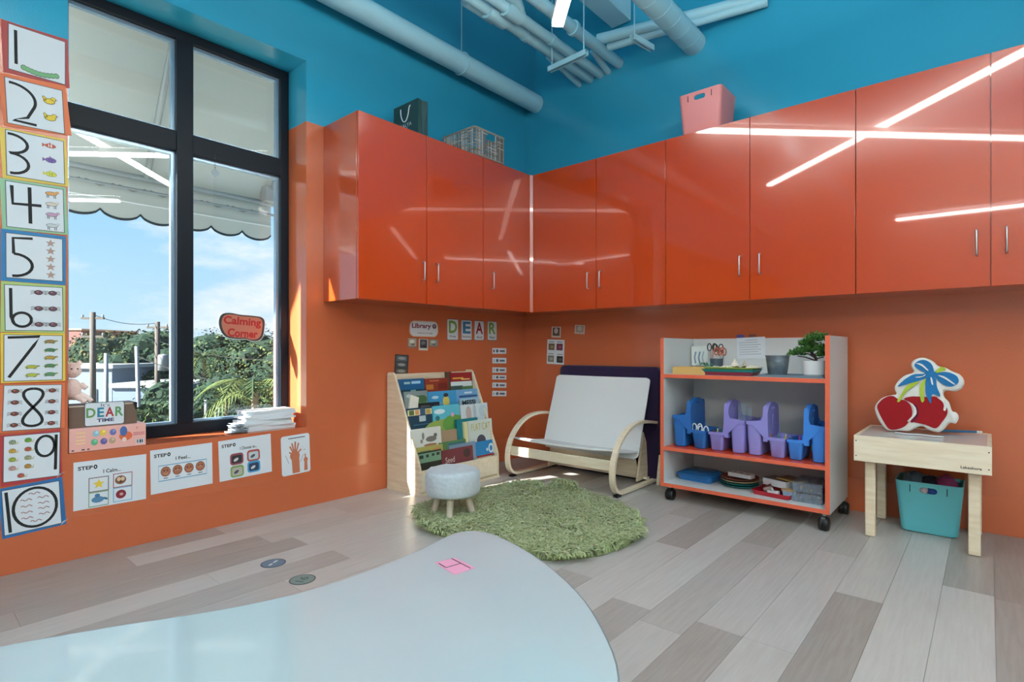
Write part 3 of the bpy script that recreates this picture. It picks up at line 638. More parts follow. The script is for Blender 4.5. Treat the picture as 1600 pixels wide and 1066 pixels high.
def book(label, x, px0, px1, py0, py1, cover, draw=None, th=.012, low=.10, lean=.10, tilt=0, name='picture_book'):
    """book standing in a tier: photo pixels of its visible face; low = how far it reaches down behind the tier in front"""
    a, b, c = lx(px0, (py0+py1)/2, x), lx(px1, (py0+py1)/2, x), lx((px0+px1)/2, py0, x); z1 = c.z; z0 = lx((px0+px1)/2, py1, x).z - low
    w, h = b.y-a.y, z1-z0
    o = MB().box(-w/2, w/2, 0, h, 0, .0015).box(-w/2, w/2, 0, h, -th, -th+.0015).box(-w/2, -w/2+.002, 0, h, -th, .0015).obj(name, cover)
    MB().box(-w/2+.002, w/2-.003, .003, h-.003, -th+.0015, 0).obj('pages', PAGES, o)
    lean_m = Matrix.Rotation(-lean, 3, 'X'); base = Matrix(((0, 0, 1), (1, 0, 0), (0, 1, 0)))
    m = base @ Matrix.Rotation(tilt, 3, 'Z') @ lean_m
    o.matrix_world = Matrix.Translation((x+h*math.sin(lean)*.5+.004, (a.y+b.y)/2, z0)) @ m.to_4x4()
    vis = h-low
    if draw: draw(o, w, h, low)
    tag(o, label, 'book', 'picture books in the display rack'); return o
def pr(o, nm, mb): child(o, nm, mb)
Z1, Z2, Z3 = .0021, .0027, .0033
def cover_band(cols):
    def f(o, w, h, lo):
        for i, (x0, x1, y0, y1, c) in enumerate(cols):
            child(o, 'cover_print', MB().rect(-w/2+w*x0, -w/2+w*x1, lo+(h-lo)*y0, lo+(h-lo)*y1, Z1+i*.0004), pm(c))
    return f
def title(body, x0, x1, y0, y1, c, bold=.03, also=None):
    def f(o, w, h, lo):
        if also: also(o, w, h, lo)
        child(o, 'title_print', put_text(MB(), body, -w/2+w*x0, -w/2+w*x1, lo+(h-lo)*y0, lo+(h-lo)*y1, Z1+.005, None, bold), pm(c))
    return f
def blob_art(items):                                  # (kind, cx, cy, rx, ry, colour) in visible-face fractions
    def f(o, w, h, lo):
        for i, (cx, cy, rx, ry_, c) in enumerate(items):
            child(o, 'cover_print', MB().ell(-w/2+w*cx, lo+(h-lo)*cy, w*rx, (h-lo)*ry_, Z1+i*.0004), pm(c))
    return f
book('deep blue book with two pale words, top left of the rack', .105, 622, 663, 592, 613, pm((22, 92, 140)), cover_band([(.22, .45, .62, .78, (150, 190, 190)), (.5, .85, .62, .82, (150, 200, 226)), (0, 1, 0, .2, (18, 66, 84)), (.45, .65, .05, .18, (120, 170, 170))]))
book('red and brown book in the middle of the top tier', .105, 664, 700, 591, 610, pm((140, 52, 34)), cover_band([(.05, .35, .1, .5, (190, 120, 50)), (.55, .95, .1, .6, (120, 40, 30)), (.2, .6, .75, .85, (200, 110, 70))]))
book('dark olive book spine beside the red topped book', .10, 697, 706, 581, 609, pm((86, 74, 52)))
book('red topped book with yellow title and snowy picture', .11, 704, 737, 582, 611, pm((150, 32, 38)), cover_band([(0, 1, 0, .52, (206, 216, 216)), (0, .55, .0, .3, (66, 92, 88)), (.5, 1, 0, .25, (92, 128, 82)), (.1, .6, .66, .74, (226, 170, 60)), (.5, .9, .6, .66, (230, 200, 120))]))
book('narrow black book at the right end of the top tier', .108, 737, 742, 581, 603, M_BLACK)
book('grey green book, second tier left', .175, 632, 669, 611, 639, pm((128, 140, 140)), blob_art([(.62, .45, .34, .3, (86, 124, 78)), (.75, .55, .2, .2, (70, 104, 66)), (.2, .75, .12, .1, (180, 190, 188))]), lean=.14)
book('blue book with a yellow coated figure, second tier', .18, 669, 713, 611, 635, pm((60, 148, 196)), blob_art([(.62, .3, .12, .36, (206, 190, 92)), (.62, .72, .09, .13, (52, 58, 70)), (.24, .62, .12, .1, (176, 212, 228)), (.3, .2, .2, .1, (120, 180, 210))]))
book('light blue book with a pale caption, second tier right', .18, 713, 749, 608, 634, pm((112, 164, 206)), cover_band([(.35, .68, .74, .84, (214, 228, 236)), (.12, .9, .52, .64, (52, 92, 140)), (0, 1, 0, .3, (92, 146, 190))]))
book('thin white edged book slanting at the left of the rack', .19, 632, 646, 617, 644, PAGES, None, .008, lean=.2, tilt=-.32)
book('navy book with a strip of small pictures, third tier', .245, 637, 675, 637, 671, pm((24, 62, 84)), cover_band([(0, 1, .66, .92, (226, 220, 186)), (.06, .26, .68, .9, (92, 120, 62)), (.3, .46, .68, .9, (206, 150, 100)), (.5, .72, .66, .96, (60, 92, 122)), (.74, .94, .68, .9, (190, 160, 80)), (.45, .72, .36, .62, (186, 202, 206)), (.2, .9, .2, .25, (60, 110, 130))]), low=.06)
book('dark topped book peeking above the third tier', .225, 656, 687, 629, 645, pm((26, 30, 34)), cover_band([(.05, .5, .35, .75, (92, 88, 82)), (.7, .95, .2, .8, (40, 52, 78))]))
book('sky blue book with green hills, third tier', .25, 676, 718, 633, 671, pm((92, 186, 206)), blob_art([(.3, .1, .6, .34, (150, 170, 84)), (.75, .22, .42, .36, (102, 156, 70)), (.25, .76, .2, .1, (214, 234, 238)), (.72, .58, .06, .09, (214, 160, 190)), (.16, .5, .08, .1, (48, 120, 130))]), low=.04)
book('pale book titled with heavy black capitals behind the white cover', .235, 719, 749, 622, 650, pm((152, 184, 204)), title('MESSI', .1, .78, .62, .9, (20, 22, 26)))
book('white watercolour book, third tier right', .255, 720, 762, 631, 655, pm((206, 218, 222)), blob_art([(.28, .4, .1, .5, (190, 170, 168)), (.5, .5, .06, .5, (176, 190, 200)), (.8, .5, .15, .4, (186, 206, 214))]), lean=.12)
book('white book with a grey pencil sketch, fourth tier', .32, 641, 689, 669, 701, pm((216, 218, 210)), blob_art([(.66, .44, .18, .14, (120, 118, 110)), (.4, .62, .04, .18, (130, 130, 120)), (.8, .6, .06, .1, (110, 106, 100)), (.62, .16, .22, .07, (166, 120, 92)), (.34, .38, .04, .1, (140, 140, 128))]), low=.05)
book('plain brown backed book, fourth tier centre', .308, 688, 714, 672, 700, pm((168, 140, 112)), None, low=.05)
book('teal book standing behind the cream cat book', .30, 714, 747, 654, 696, pm((16, 122, 132)), None, .02, low=.05)
book('pale yellow book behind the cat title book', .316, 725, 733, 659, 697, pm((220, 212, 158)), None, .016, low=.05)
book('cream book titled in gold capitals, right of fourth tier', .325, 732, 769, 656, 697, pm((206, 214, 208)), title('FLAT CAT', .1, .9, .62, .88, (206, 186, 92), .0, also=blob_art([(.5, .2, .19, .24, (78, 76, 92))])), low=.05)
book('green topped board book lying in the lower tier', .35, 688, 728, 689, 703, pm((86, 126, 78)), cover_band([(.3, .95, .4, .8, (52, 112, 118))]), .02)
book('green and dark book at the left of the lowest tier', .365, 649, 690, 705, 722, pm((44, 46, 38)), cover_band([(.1, 1, 0, .85, (120, 158, 128)), (.15, .3, .4, .7, (40, 50, 46)), (.4, .5, .45, .7, (40, 50, 46)), (.62, .72, .5, .72, (40, 50, 46)), (.8, .92, .5, .75, (40, 50, 46))]), low=.14)
book('yellow green picture book, behind the lowest tier', .355, 652, 692, 697, 712, pm((176, 168, 92)), cover_band([(.1, .5, .2, .6, (120, 140, 80)), (.6, .9, .3, .7, (200, 140, 80))]))
book('maroon book with pale script title, lowest tier', .37, 690, 739, 700, 723, pm((122, 56, 62)), title('Seed', .1, .38, .12, .5, (226, 214, 206), 0, also=blob_art([(.8, .55, .12, .3, (74, 50, 46))])), .014, low=.1)
book('grey blue book edge behind the maroon book', .36, 702, 743, 693, 712, pm((122, 146, 170)), None, .014)
book('bright blue book with white swirl, lowest tier right', .362, 742, 773, 689, 714, pm((28, 128, 190)), blob_art([(.8, .5, .13, .3, (214, 228, 236)), (.8, .5, .07, .18, (28, 128, 190)), (.6, .45, .05, .1, (206, 222, 232))]), low=.1)
book('red edged cream book at the right of the lowest tier', .38, 745, 775, 710, 722, pm((214, 206, 178)), cover_band([(.0, 1, .75, 1, (150, 40, 44)), (.1, .5, .1, .5, (150, 160, 120)), (.75, .9, .2, .7, (90, 70, 60))]), low=.08)
# ------------------------------------------------------------------ bentwood bench
def bench():
    xl, xr = .492, 1.522; t = thing('bentwood_bench', 'child size bentwood bench with white sling seat by the corner', 'bench', ((xl+xr)/2, -.45, 0)); ox, oy = t.location.x, -.45
    # side loop: floor rail -> curved front -> arm (y, z centre line)
    cl = [(-.12, .022), (-.40, .022), (-.66, .022), (-.76, .035), (-.815, .085), (-.832, .17), (-.815, .27), (-.765, .36), (-.68, .44), (-.56, .50), (-.42, .522), (-.28, .515), (-.14, .495)]
    P = spline([(0, y, z) for y, z in cl], 5); hw = .022; th = .011
    for x in (xl, xr):
        rings = []
        for i, p in enumerate(P):
            a, b = P[max(0, i-1)], P[min(len(P)-1, i+1)]; d = (b-a).normalized(); n = Vector((0, -d.z, d.y))
            rings.append([(x-ox+s*hw, p.y-oy+n.y*q*th, p.z+n.z*q*th) for s, q in ((-1, -1), (1, -1), (1, 1), (-1, 1))])
        o = smooth_angle(MB().rings(rings).obj('side_frame', M_WOODH, t), 40)
        MB().box(x-ox-.02, x-ox+.02, -.79-oy, -.735-oy, 0, .016).obj('foot_pad', M_BLACK, o)
        MB().box(x-ox-.02, x-ox+.02, -.20-oy, -.15-oy, 0, .012).obj('foot_pad', M_BLACK, o)
    MB().box(xl+hw-ox, xr-hw-ox, -.815-oy, -.79-oy, .195, .272).obj('front_rail', M_WOODH, t, bevel=.004)
    MB().box(xl+hw-ox, xr-hw-ox, -.245-oy, -.20-oy, .033, .052).obj('rear_rail', M_WOODH, t, bevel=.003)
    # back support board rising from the rear rail
    for xx in (xl+.055, xr-.075):
        MB().prism([(-.34, .03), (-.155, .03), (-.185, .33), (-.235, .42)], lambda a, b, h: (h-ox, a-oy, b), xx, xx+.018).obj('rear_support', M_WOOD, t, bevel=.002)
    MB().hexa([(xl+.07-ox, -.26-oy, .05), (xr-.09-ox, -.26-oy, .05), (xr-.09-ox, -.245-oy, .05), (xl+.07-ox, -.245-oy, .05), (xl+.07-ox, -.34-oy, .25), (xr-.09-ox, -.34-oy, .25), (xr-.09-ox, -.325-oy, .25), (xl+.07-ox, -.325-oy, .25)]).obj('rear_board', M_WOOD, t)
    fab = mat('white_canvas', (222, 226, 227), .85, bump=(160, .08))
    # seat and back cushion slings
    def sling(nm, prof, x0, x1, thick, rad=.03):
        P = spline([(0, y, z) for y, z in prof], 4); mb = MB(); rings = []; nx = 13
        top = []; bot = []
        for i, p in enumerate(P):
            a, b = P[max(0, i-1)], P[min(len(P)-1, i+1)]; d = (b-a).normalized(); n = Vector((0, -d.z, d.y))
            e = min(i, len(P)-1-i)/2.0; ins = rad*(1-min(1, e))**2
            rowt, rowb = [], []
            for k in range(nx):
                s = k/(nx-1); x = x0+ins+(x1-x0-2*ins)*s; edge = min(1, min(s, 1-s)*9); th = thick*(.35+.65*math.sqrt(edge))*(.45+.55*min(1, e))
                sag = -.012*math.sin(PI*s)
                rowt.append((x-ox, p.y-oy+n.y*(th/2+sag), p.z+n.z*(th/2+sag))); rowb.append((x-ox, p.y-oy+n.y*(-th/2+sag), p.z+n.z*(-th/2+sag)))
            rings.append(rowt+rowb[::-1])
        mb.rings(rings); o = mb.obj(nm, fab, t); return smooth_angle(o, 60)
    sling('seat_sling', [(-.80, .345), (-.74, .335), (-.6, .305), (-.45, .285), (-.335, .275)], xl+.03, xr-.03, .026, .02)
    sling('back_sling', [(-.40, .22), (-.365, .33), (-.31, .50), (-.245, .68), (-.205, .80), (-.185, .865)], xl+.055, xr-.02, .03, .035)
bench()
def purple_pad():
    t = thing('floor_cushion', 'tall dark purple velvet pad leaning on wall behind bench', 'cushion', (1.05, -.07, 0)); x0, x1 = -.52, .50
    loop = rrect(x1-x0, .955, .05, 6, (x0+x1)/2, .4775); mb = MB(); ang = .05
    R_ = []
    for h, ins in ((0, .012), (.012, 0), (.068, 0), (.08, .012)):
        lp = rrect(x1-x0-2*ins, .955-2*ins, .05, 6, (x0+x1)/2, .4775); R_.append([(a, -h*math.cos(ang)+.0+b*math.sin(ang)*.9-.02, b) for a, b in lp])
    smooth_angle(MB().rings(R_).obj('pad', mat('purple_velvet', (34, 16, 56), .9, sheen=.2, bump=(30, .1)), t), 50)
    MB().tube([(a, -.085+b*math.sin(ang)*.9, b) for a, b in rrect(x1-x0-.012, .943, .05, 6, (x0+x1)/2, .4775)], .005, 6, closed=True).obj('piping', mat('purple_piping', (34, 18, 64), .8), t)
purple_pad()
bd = MB().hexa([(1.575, -.24, .002), (1.60, -.24, .002), (1.635, -.15, .002), (1.61, -.15, .002), (1.565, -.17, .235), (1.59, -.17, .235), (1.60, -.12, .235), (1.575, -.12, .235)]).obj('wood_offcut', M_WOOD, bevel=.004); tag(bd, 'small pale wood board propped behind the bench end', 'board')
# ------------------------------------------------------------------ shaggy rug
def rug():
    outl = [(649, 806), (655, 792), (672, 781), (700, 774), (735, 768), (775, 761), (812, 758), (838, 760), (857, 770), (872, 763), (888, 760), (905, 769), (950, 782), (988, 798), (1006, 818), (1002, 838), (975, 855), (930, 868), (880, 873), (850, 873), (800, 864), (740, 846), (690, 836), (660, 824)]
    pts = [gz(px, py, .02) for px, py in outl]; c = sum(pts, Vector())/len(pts); c.z = 0
    t = thing('shag_rug', 'round shaggy green rug on the floor under the stool', 'rug', c)
    loop = [(v.x-c.x, v.y-c.y) for v in spline(pts, 4, True)]
    loop = loop if sum(loop[i-1][0]*p[1]-p[0]*loop[i-1][1] for i, p in enumerate(loop)) > 0 else loop[::-1]
    MB().prism([(a*.97, b*.97) for a, b in loop], lambda a, b, h: (a, b, h), .0005, .008).obj('backing', mat('rug_backing', (112, 128, 84), .95), t)
    cols = [mat('rug_green_%d' % i, c_, .95, sheen=.3) for i, c_ in enumerate(((166, 178, 126), (150, 164, 110), (186, 196, 150), (132, 148, 94)))]
    def inside(x, y):
        r = False; j = len(loop)-1
        for i in range(len(loop)):
            (xi, yi), (xj, yj) = loop[i], loop[j]
            if (yi > y) != (yj > y) and x < (xj-xi)*(y-yi)/(yj-yi)+xi: r = not r
            j = i
        return r
    lump = gz(886, 764, .03)-c; lump2 = gz(836, 764, .03)-c
    xs = [p[0] for p in loop]; ys = [p[1] for p in loop]; r2 = random.Random(11); mb = MB(); n = 0
    while n < 22000:
        x, y = r2.uniform(min(xs), max(xs)), r2.uniform(min(ys), max(ys))
        if not inside(x*1.02, y*1.02): continue
        n += 1
        f = noise.noise_vector(Vector((x*4.2, y*4.2, 3.1))); g = noise.noise(Vector((x*2.3, y*2.3, 9)))
        hump = .055*math.exp(-((x-lump.x)**2+(y-lump.y)**2)/.012) + .03*math.exp(-((x-lump2.x)**2+(y-lump2.y)**2)/.02)
        a = math.atan2(f.y, f.x)+r2.uniform(-1.5, 1.5); ln = r2.uniform(.045, .08); z0 = .006+hump; up = .5+.35*g
        d = Vector((math.cos(a), math.sin(a), 0)); sd_ = Vector((-d.y, d.x, 0))*r2.uniform(.0032, .0056)
        p0 = Vector((x, y, z0)); p1 = p0+d*ln*.35+UP*ln*(.45+.2*up); p2 = p0+d*ln*.75+UP*ln*(.5+.15*up); p3 = p0+d*ln*1.05+UP*ln*(.36)
        mb.add([p0-sd_, p0+sd_, p1+sd_*1.1, p1-sd_*1.1, p2+sd_, p2-sd_, p3], [(0, 1, 2, 3), (3, 2, 4, 5), (5, 4, 6)], cols[r2.choice((0, 0, 1, 1, 2, 3))])
    # dense hump under the folds
    o = mb.obj('pile', None, t); o['kind'] = 'stuff'
    hm = MB()
    for l, s, h in ((lump, .11, .05), (lump2, .12, .03)):
        hm.lathe([(s, .006), (s*.8, h*.35), (s*.5, h*.8), (s*.2, h), (.002, h*1.02)], (l.x, l.y, 0), 16)
    smooth_angle(hm.obj('fold', cols[1], t), 60)
rug()
# ------------------------------------------------------------------ stool
def stool():
    c = Vector((.975, -1.915, .012)); t = thing('fluffy_stool', 'small round fluffy pale grey stool standing on the rug', 'stool', c)
    n = 44; rings = []; prof = [(.02, .152), (.14, .15), (.164, .153), (.174, .165), (.177, .19), (.178, .23), (.178, .265), (.175, .29), (.166, .306), (.14, .314), (.08, .317), (.03, .318)]
    for i, (r, z) in enumerate(prof):
        row = []
        for j in range(n):
            a = 2*PI*j/n; d = noise.noise(Vector((math.cos(a)*6*r/.17, math.sin(a)*6*r/.17, z*26)))*.006; row.append(((r+d)*math.cos(a), (r+d)*math.sin(a), z+d*.6))
        rings.append(row)
    smooth_angle(MB().rings(rings).obj('seat', mat('pale_boucle', (192, 203, 210), .95, sheen=.4, bump=(45, .5), var=(30, (184, 196, 204))), t), 80)
    leg = mat('grey_wood_leg', (196, 186, 170), .5)
    for a in (math.radians(-53), math.radians(37), math.radians(127), math.radians(217)):
        d = Vector((math.cos(a), math.sin(a), 0)); smooth_angle(MB().tube([d*.135, d*.085+UP*.165], [.019, .024], 14).obj('leg', leg, t), 40)
stool()
# ------------------------------------------------------------------ light table
def light_table():
    x0, x1, y0, y1 = 3.018, 3.628, -.628, -.03; cx, cy = (x0+x1)/2, (y0+y1)/2
    t = thing('light_table', 'pale wooden light table with glossy panel top by the wall', 'table', (cx, cy, 0)); w, d = (x1-x0)/2, (y1-y0)/2; th = .018
    z0, z1 = .452, .60
    f = MB().box(-w, w, -d, -d+th, z0, z1).obj('front_apron', M_WOODH, t, bevel=.002)
    put = put_text(MB(), 'Lakeshore', w-.125, w-.04, z0+.022, z0+.036, 0, None, .02, fn=lambda a, b: (a, -d-.0008, b)); child(f, 'printed_name', put, M_INK)
    for x in (-w+.012, w-.012):
        for z in (z0+.03, z1-.03): smooth_angle(MB().tube([(x, -d-.0015, z), (x, -d+.002, z)], .0035, 8).obj('screw', M_BLACK, f))
    MB().box(-w, w, d-th, d, z0, z1).obj('rear_apron', M_WOODH, t, bevel=.002)
    MB().box(-w, -w+th, -d+th, d-th, z0, z1).obj('side_apron', M_WOOD, t); MB().box(w-th, w, -d+th, d-th, z0, z1).obj('side_apron', M_WOOD, t)
    MB().box(-w+th, w-th, -d+th, d-th, z1-.012, z1-.003).obj('light_panel', mat('milky_acrylic', (206, 208, 204), .08), t)
    MB().box(-w+th, w-th, -d+th, d-th, z0+.004, z0+.012).obj('bottom_board', M_WOOD, t)
    for sx in (-1, 1):
        for sy in (-1, 1):
            lx_, ly_ = sx*(w-.07), sy*(d-.095) if sy < 0 else d-.055
            MB().box(lx_-.04, lx_+.04, ly_-.03, ly_+.03, z0-.012, z0+.004).obj('leg_plate', M_WOOD, t)
            MB().box(lx_-.026, lx_+.026, ly_-.018, ly_+.018, .003, z0-.012).obj('leg', M_WOOD, t, bevel=.006)
light_table()
def cherry_pillow():
    yb = -.30; S_ = .1313
    def q(a, b): p = ry(1350+a*S_, 550+b*S_, yb); return (p.x, p.z)
    outline = [(130, 700), (160, 620), (230, 560), (330, 535), (385, 520), (360, 450), (400, 370), (480, 300), (585, 260), (555, 190), (570, 130), (640, 90), (730, 88), (820, 130), (880, 185), (960, 205), (1050, 250), (1140, 290), (1190, 360), (1170, 440), (1090, 485), (980, 478), (945, 500), (955, 560), (1010, 620), (1045, 720), (1100, 745), (1125, 800), (1090, 870), (1020, 865), (950, 940), (880, 975), (780, 950), (700, 905), (620, 920), (540, 960), (420, 955), (330, 960), (260, 930), (180, 830)]
    O = [q(*p) for p in outline]; bx = sum(p[0] for p in O)/len(O); bz = min(p[1] for p in O)
    t = thing('cherry_pillow', 'red cherries pillow with blue bow sitting on the light table', 'pillow', (bx, yb, .601), rot=(-.13, 0, 0))
    loop = [(v.x-bx, v.y-bz) for v in spline([(a, b, 0) for a, b in O], 4, True)]
    loop = loop if sum(loop[i-1][0]*p[1]-p[0]*loop[i-1][1] for i, p in enumerate(loop)) > 0 else loop[::-1]
    n = len(loop); nor = []
    for i in range(n): a, b = Vector(loop[i-1]), Vector(loop[(i+1) % n]); d = (b-a).normalized(); nor.append((d.y, -d.x))
    R_ = [[(p[0]-nn[0]*i_, h, p[1]-nn[1]*i_) for p, nn in zip(loop, nor)] for h, i_ in ((.042, .012), (.034, .003), (.02, 0), (-.02, 0), (-.034, .003), (-.042, .010))]
    smooth_angle(MB().rings(R_[::-1]).obj('cushion_body', mat('white_plush', (224, 222, 216), .95, sheen=.4, bump=(120, .3)), t), 60)
    Yf = -.0425
    def patch(nm, pts, col, lay, k=4, m=None):
        L = [(v.x, v.y) for v in spline([(*q(*p), 0) for p in pts], k, True)]
        L = L if sum(L[i-1][0]*p[1]-p[0]*L[i-1][1] for i, p in enumerate(L)) > 0 else L[::-1]
        y = Yf-.0016*lay
        MB().prism([(a-bx, b-bz) for a, b in L], lambda a, b, h: (a, h, b), y, y-.003).obj(nm, m or mat('plush_%d_%d_%d' % col, col, .95, bump=(150, .4)), t)
    red, blue, lime, wh, mar = (150, 12, 22), (34, 112, 168), (166, 186, 62), (226, 222, 216), (92, 12, 52)
    patch('cherry', [(165, 690), (200, 610), (270, 560), (350, 548), (420, 590), (490, 600), (560, 660), (580, 760), (545, 850), (470, 920), (330, 945), (250, 860)], red, 0)
    patch('cherry', [(480, 585), (560, 555), (660, 555), (740, 560), (850, 555), (930, 600), (985, 680), (995, 760), (940, 850), (860, 930), (740, 890), (610, 860), (560, 850), (610, 760), (590, 660)], red, 1)
    patch('cherry_shade', [(610, 640), (650, 700), (650, 780), (600, 850), (570, 855), (620, 760), (600, 680)], mar, 2)
    patch('highlight', [(490, 598), (560, 640), (600, 700), (590, 770), (530, 840), (545, 848), (625, 770), (625, 700), (580, 640)], wh, 3)
    patch('highlight', [(870, 565), (930, 610), (955, 660), (950, 715), (975, 720), (985, 660), (960, 610)], wh, 3)
    patch('stem', [(400, 610), (450, 520), (520, 420), (600, 385), (660, 375), (600, 430), (530, 480), (470, 550), (430, 615)], lime, 3)
    patch('stem', [(690, 620), (665, 500), (680, 400), (745, 340), (720, 430), (715, 530), (722, 600)], lime, 3)
    patch('leaf', [(835, 270), (880, 225), (930, 200), (975, 235), (920, 260), (860, 280)], lime, 2)
    patch('bow_loop', [(740, 270), (660, 240), (600, 190), (630, 140), (700, 118), (770, 140), (815, 190), (830, 280)], blue, 3)
    patch('bow_loop', [(840, 300), (930, 265), (1030, 275), (1110, 320), (1125, 390), (1060, 435), (980, 430), (900, 380)], blue, 3)
    patch('bow_tail', [(740, 290), (600, 290), (510, 335), (470, 365), (405, 438), (520, 405), (640, 375), (740, 330)], blue, 3)
    patch('bow_tail', [(750, 320), (735, 430), (745, 540), (800, 640), (815, 530), (910, 550), (870, 440), (850, 330)], blue, 4)
    patch('bow_knot', [(735, 260), (830, 255), (870, 290), (845, 335), (760, 340), (725, 300)], blue, 5)
    for P in ([(620, 160), (690, 170), (765, 240), (750, 245), (690, 195)], [(880, 305), (960, 320), (1080, 405), (1065, 410), (960, 345)], [(795, 325), (815, 350), (825, 415), (810, 415), (795, 360)], [(610, 325), (690, 315), (735, 292), (720, 312), (660, 330)]): patch('bow_shine', P, wh, 6)
cherry_pillow()
pn = MB().tube([(3.40, -.17, .612), (3.56, -.10, .612)], [.009, .007], 10).obj('marker_pen', pm((30, 92, 132), .4)); tag(pn, 'blue marker lying behind the cherry pillow', 'marker')
MB().tube([(3.56, -.10, .612), (3.585, -.089, .612)], .0065, 10).obj('cap', pm((200, 204, 206), .3), pn)
pl = thing('tangled_cable', 'thin white cord lying in front of the cherry pillow', 'cord'); MB().tube(spline([(3.19, -.37, .604), (3.25, -.40, .604), (3.31, -.385, .604), (3.37, -.41, .604), (3.42, -.395, .604)], 5), .0035, 6).obj('cord', M_PAPER, pl, smooth=True)
# ------------------------------------------------------------------ storage bins
def bin_(name, label, cx, cy, z, w0, d0, w1, d1, h, mt, rot=0, rad=.03):
    t = thing(name, label, 'bin', (cx, cy, z), rot); th = .005
    def lp(w, d, zz, r): return [(a, b, zz) for a, b in rrect(w, d, r, 6)]
    R_ = [lp(w0-.03, d0-.03, 0, rad), lp(w0-.008, d0-.008, .006, rad), lp(w0, d0, .02, rad), lp(w1, d1, h-.004, rad), lp(w1, d1, h, rad), lp(w1-2*th, d1-2*th, h, rad-th), lp(w1-2*th, d1-2*th, h-.004, rad-th), lp(w0-2*th, d0-2*th, .012, rad-th)]
    o = MB().rings(R_).obj('tub', mt, t)
    cut = MB().prism(rrect(w1*.26, h*.115, h*.056, 6, -.0, h*.855)[::-1], lambda a, b, q_: (a, q_, b), -d1, d1).obj('cutter'); cut.parent = t
    bpy.context.view_layer.update(); boolean(o, cut); o.data.materials.clear(); o.data.materials.append(mt); smooth_angle(o, 40)
    for s in (-1, 1):
        k = d0/2+(d1-d0)/2*.86; MB().box(s*w1*.27-.0022, s*w1*.27+.0022, -k-.004, -k+.004, h*.80, h*.94).obj('groove', mat('groove_shade_'+name, tuple(int(v*255*.45) for v in mt.node_tree.nodes['Principled BSDF'].inputs['Base Color'].default_value[:3]), .6), t)
    return t
TURQ = mat('turquoise_plastic', (98, 190, 200), .35); PINKP = mat('dusty_pink_plastic', (222, 138, 138), .45)
bin_('storage_bin', 'turquoise plastic bin of toys under the light table', 3.345, -.175, .001, .275, .22, .325, .27, .308, TURQ)
r3 = random.Random(4)
def cloth(name, label, c, r, col, seed, cat='cloth'):
    r2 = Vector((seed*3.3, seed*1.7, 0)); rings = []; m_ = 20
    for i in range(1, 12):
        a = PI*i/12; row = []
        for j in range(m_):
            b = 2*PI*j/m_; d = Vector((math.sin(a)*math.cos(b), math.sin(a)*math.sin(b), -math.cos(a))); k = 1+.28*noise.noise(d*2.3+r2)+.12*noise.noise(d*6+r2); row.append((c[0]+d.x*r[0]*k, c[1]+d.y*r[1]*k, c[2]+d.z*r[2]*k))
        rings.append(row)
    o = MB().rings(rings).obj(name, mat('cloth_%d' % seed, col, .75, bump=(40, .3))); smooth_angle(o, 70); return tag(o, label, cat)
cloth('folded_cloth', 'magenta scarf heaped in the turquoise bin', (3.425, -.17, .285), (.058, .085, .058), (150, 62, 120), 1)
cloth('folded_cloth', 'grey blue fabric heaped at left in the turquoise bin', (3.262, -.17, .285), (.055, .085, .062), (86, 104, 122), 2)
cloth('folded_cloth', 'navy fabric heaped mid turquoise bin', (3.345, -.16, .275), (.048, .085, .052), (26, 34, 58), 3)
cloth('toy_ball', 'blue toy showing through the handle hole of the turquoise bin', (3.368, -.272, .258), (.026, .022, .026), (36, 78, 160), 5, 'toy'); cloth('toy_ball', 'pale toy showing through the handle hole of the turquoise bin', (3.318, -.272, .258), (.026, .022, .026), (190, 180, 190), 6, 'toy')
bin_('storage_bin', 'dusty pink plastic bin on top of the wall cabinets', 2.008, -.26, CT+.001, .285, .27, .325, .31, .305, PINKP)
def basket():
    x0, x1, y0, y1, h = .03, .432, -1.17, -.80, .235; t = thing('wire_basket', 'grey woven basket on top of the corner cabinets', 'basket', ((x0+x1)/2, (y0+y1)/2, CT+.002)); w, d = (x1-x0)/2, (y1-y0)/2
    cord = mat('woven_grey_cord', (150, 146, 138), .8); rc = random.Random(3)
    for z, r in ((.008, .006), (h-.006, .009)): smooth_angle(MB().tube([(a, b, z) for a, b in rrect(2*w, 2*d, .03, 5)], r, 8, closed=True).obj('rim', cord, t))
    per = rrect(2*w, 2*d, .03, 5); P = [Vector((a, b, 0)) for a, b in per]; segs = [(P[i], P[(i+1) % len(P)]) for i in range(len(P))]; tot = sum((b-a).length for a, b in segs)
    def at(s):
        s = s % tot
        for a, b in segs:
            l = (b-a).length
            if s <= l: return a+(b-a)*(s/l)
            s -= l
        return P[0]
    cols = [cord, mat('woven_pale_cord', (188, 182, 172), .8), mat('woven_dark_cord', (112, 104, 96), .8)]
    n = 84
    for i in range(n):
        s = tot*i/n; p = at(s); f = at(s+.0)
        gap = (abs(p.x) < .05 and p.y > 0) or (abs(p.y) < .05 and p.x > 0)
        z1 = h-.075 if gap else h-.006
        MB().tube([p+UP*.008, p+UP*z1], rc.choice((.0035, .0045, .005)), 5).obj('stake', rc.choice(cols), t)
    for k in range(8):
        z = .022+k*.026; n2 = 22
        for i in range(n2):
            if rc.random() < .45: continue
            s0 = tot*(i+rc.uniform(-.2, .2))/n2; p = at(s0+tot/n2*.5)
            if z > h-.075 and ((abs(p.x) < .06 and p.y > 0) or (abs(p.y) < .06 and p.x > 0)): continue
            MB().tube([at(s0+tot/n2*q/4)*1.006+UP*z for q in range(5)], .0042, 5).obj('weaver', rc.choice(cols), t)
    MB().box(-w+.01, w-.01, -d+.01, d-.01, .003, .008).obj('bottom', cols[2], t)
basket()
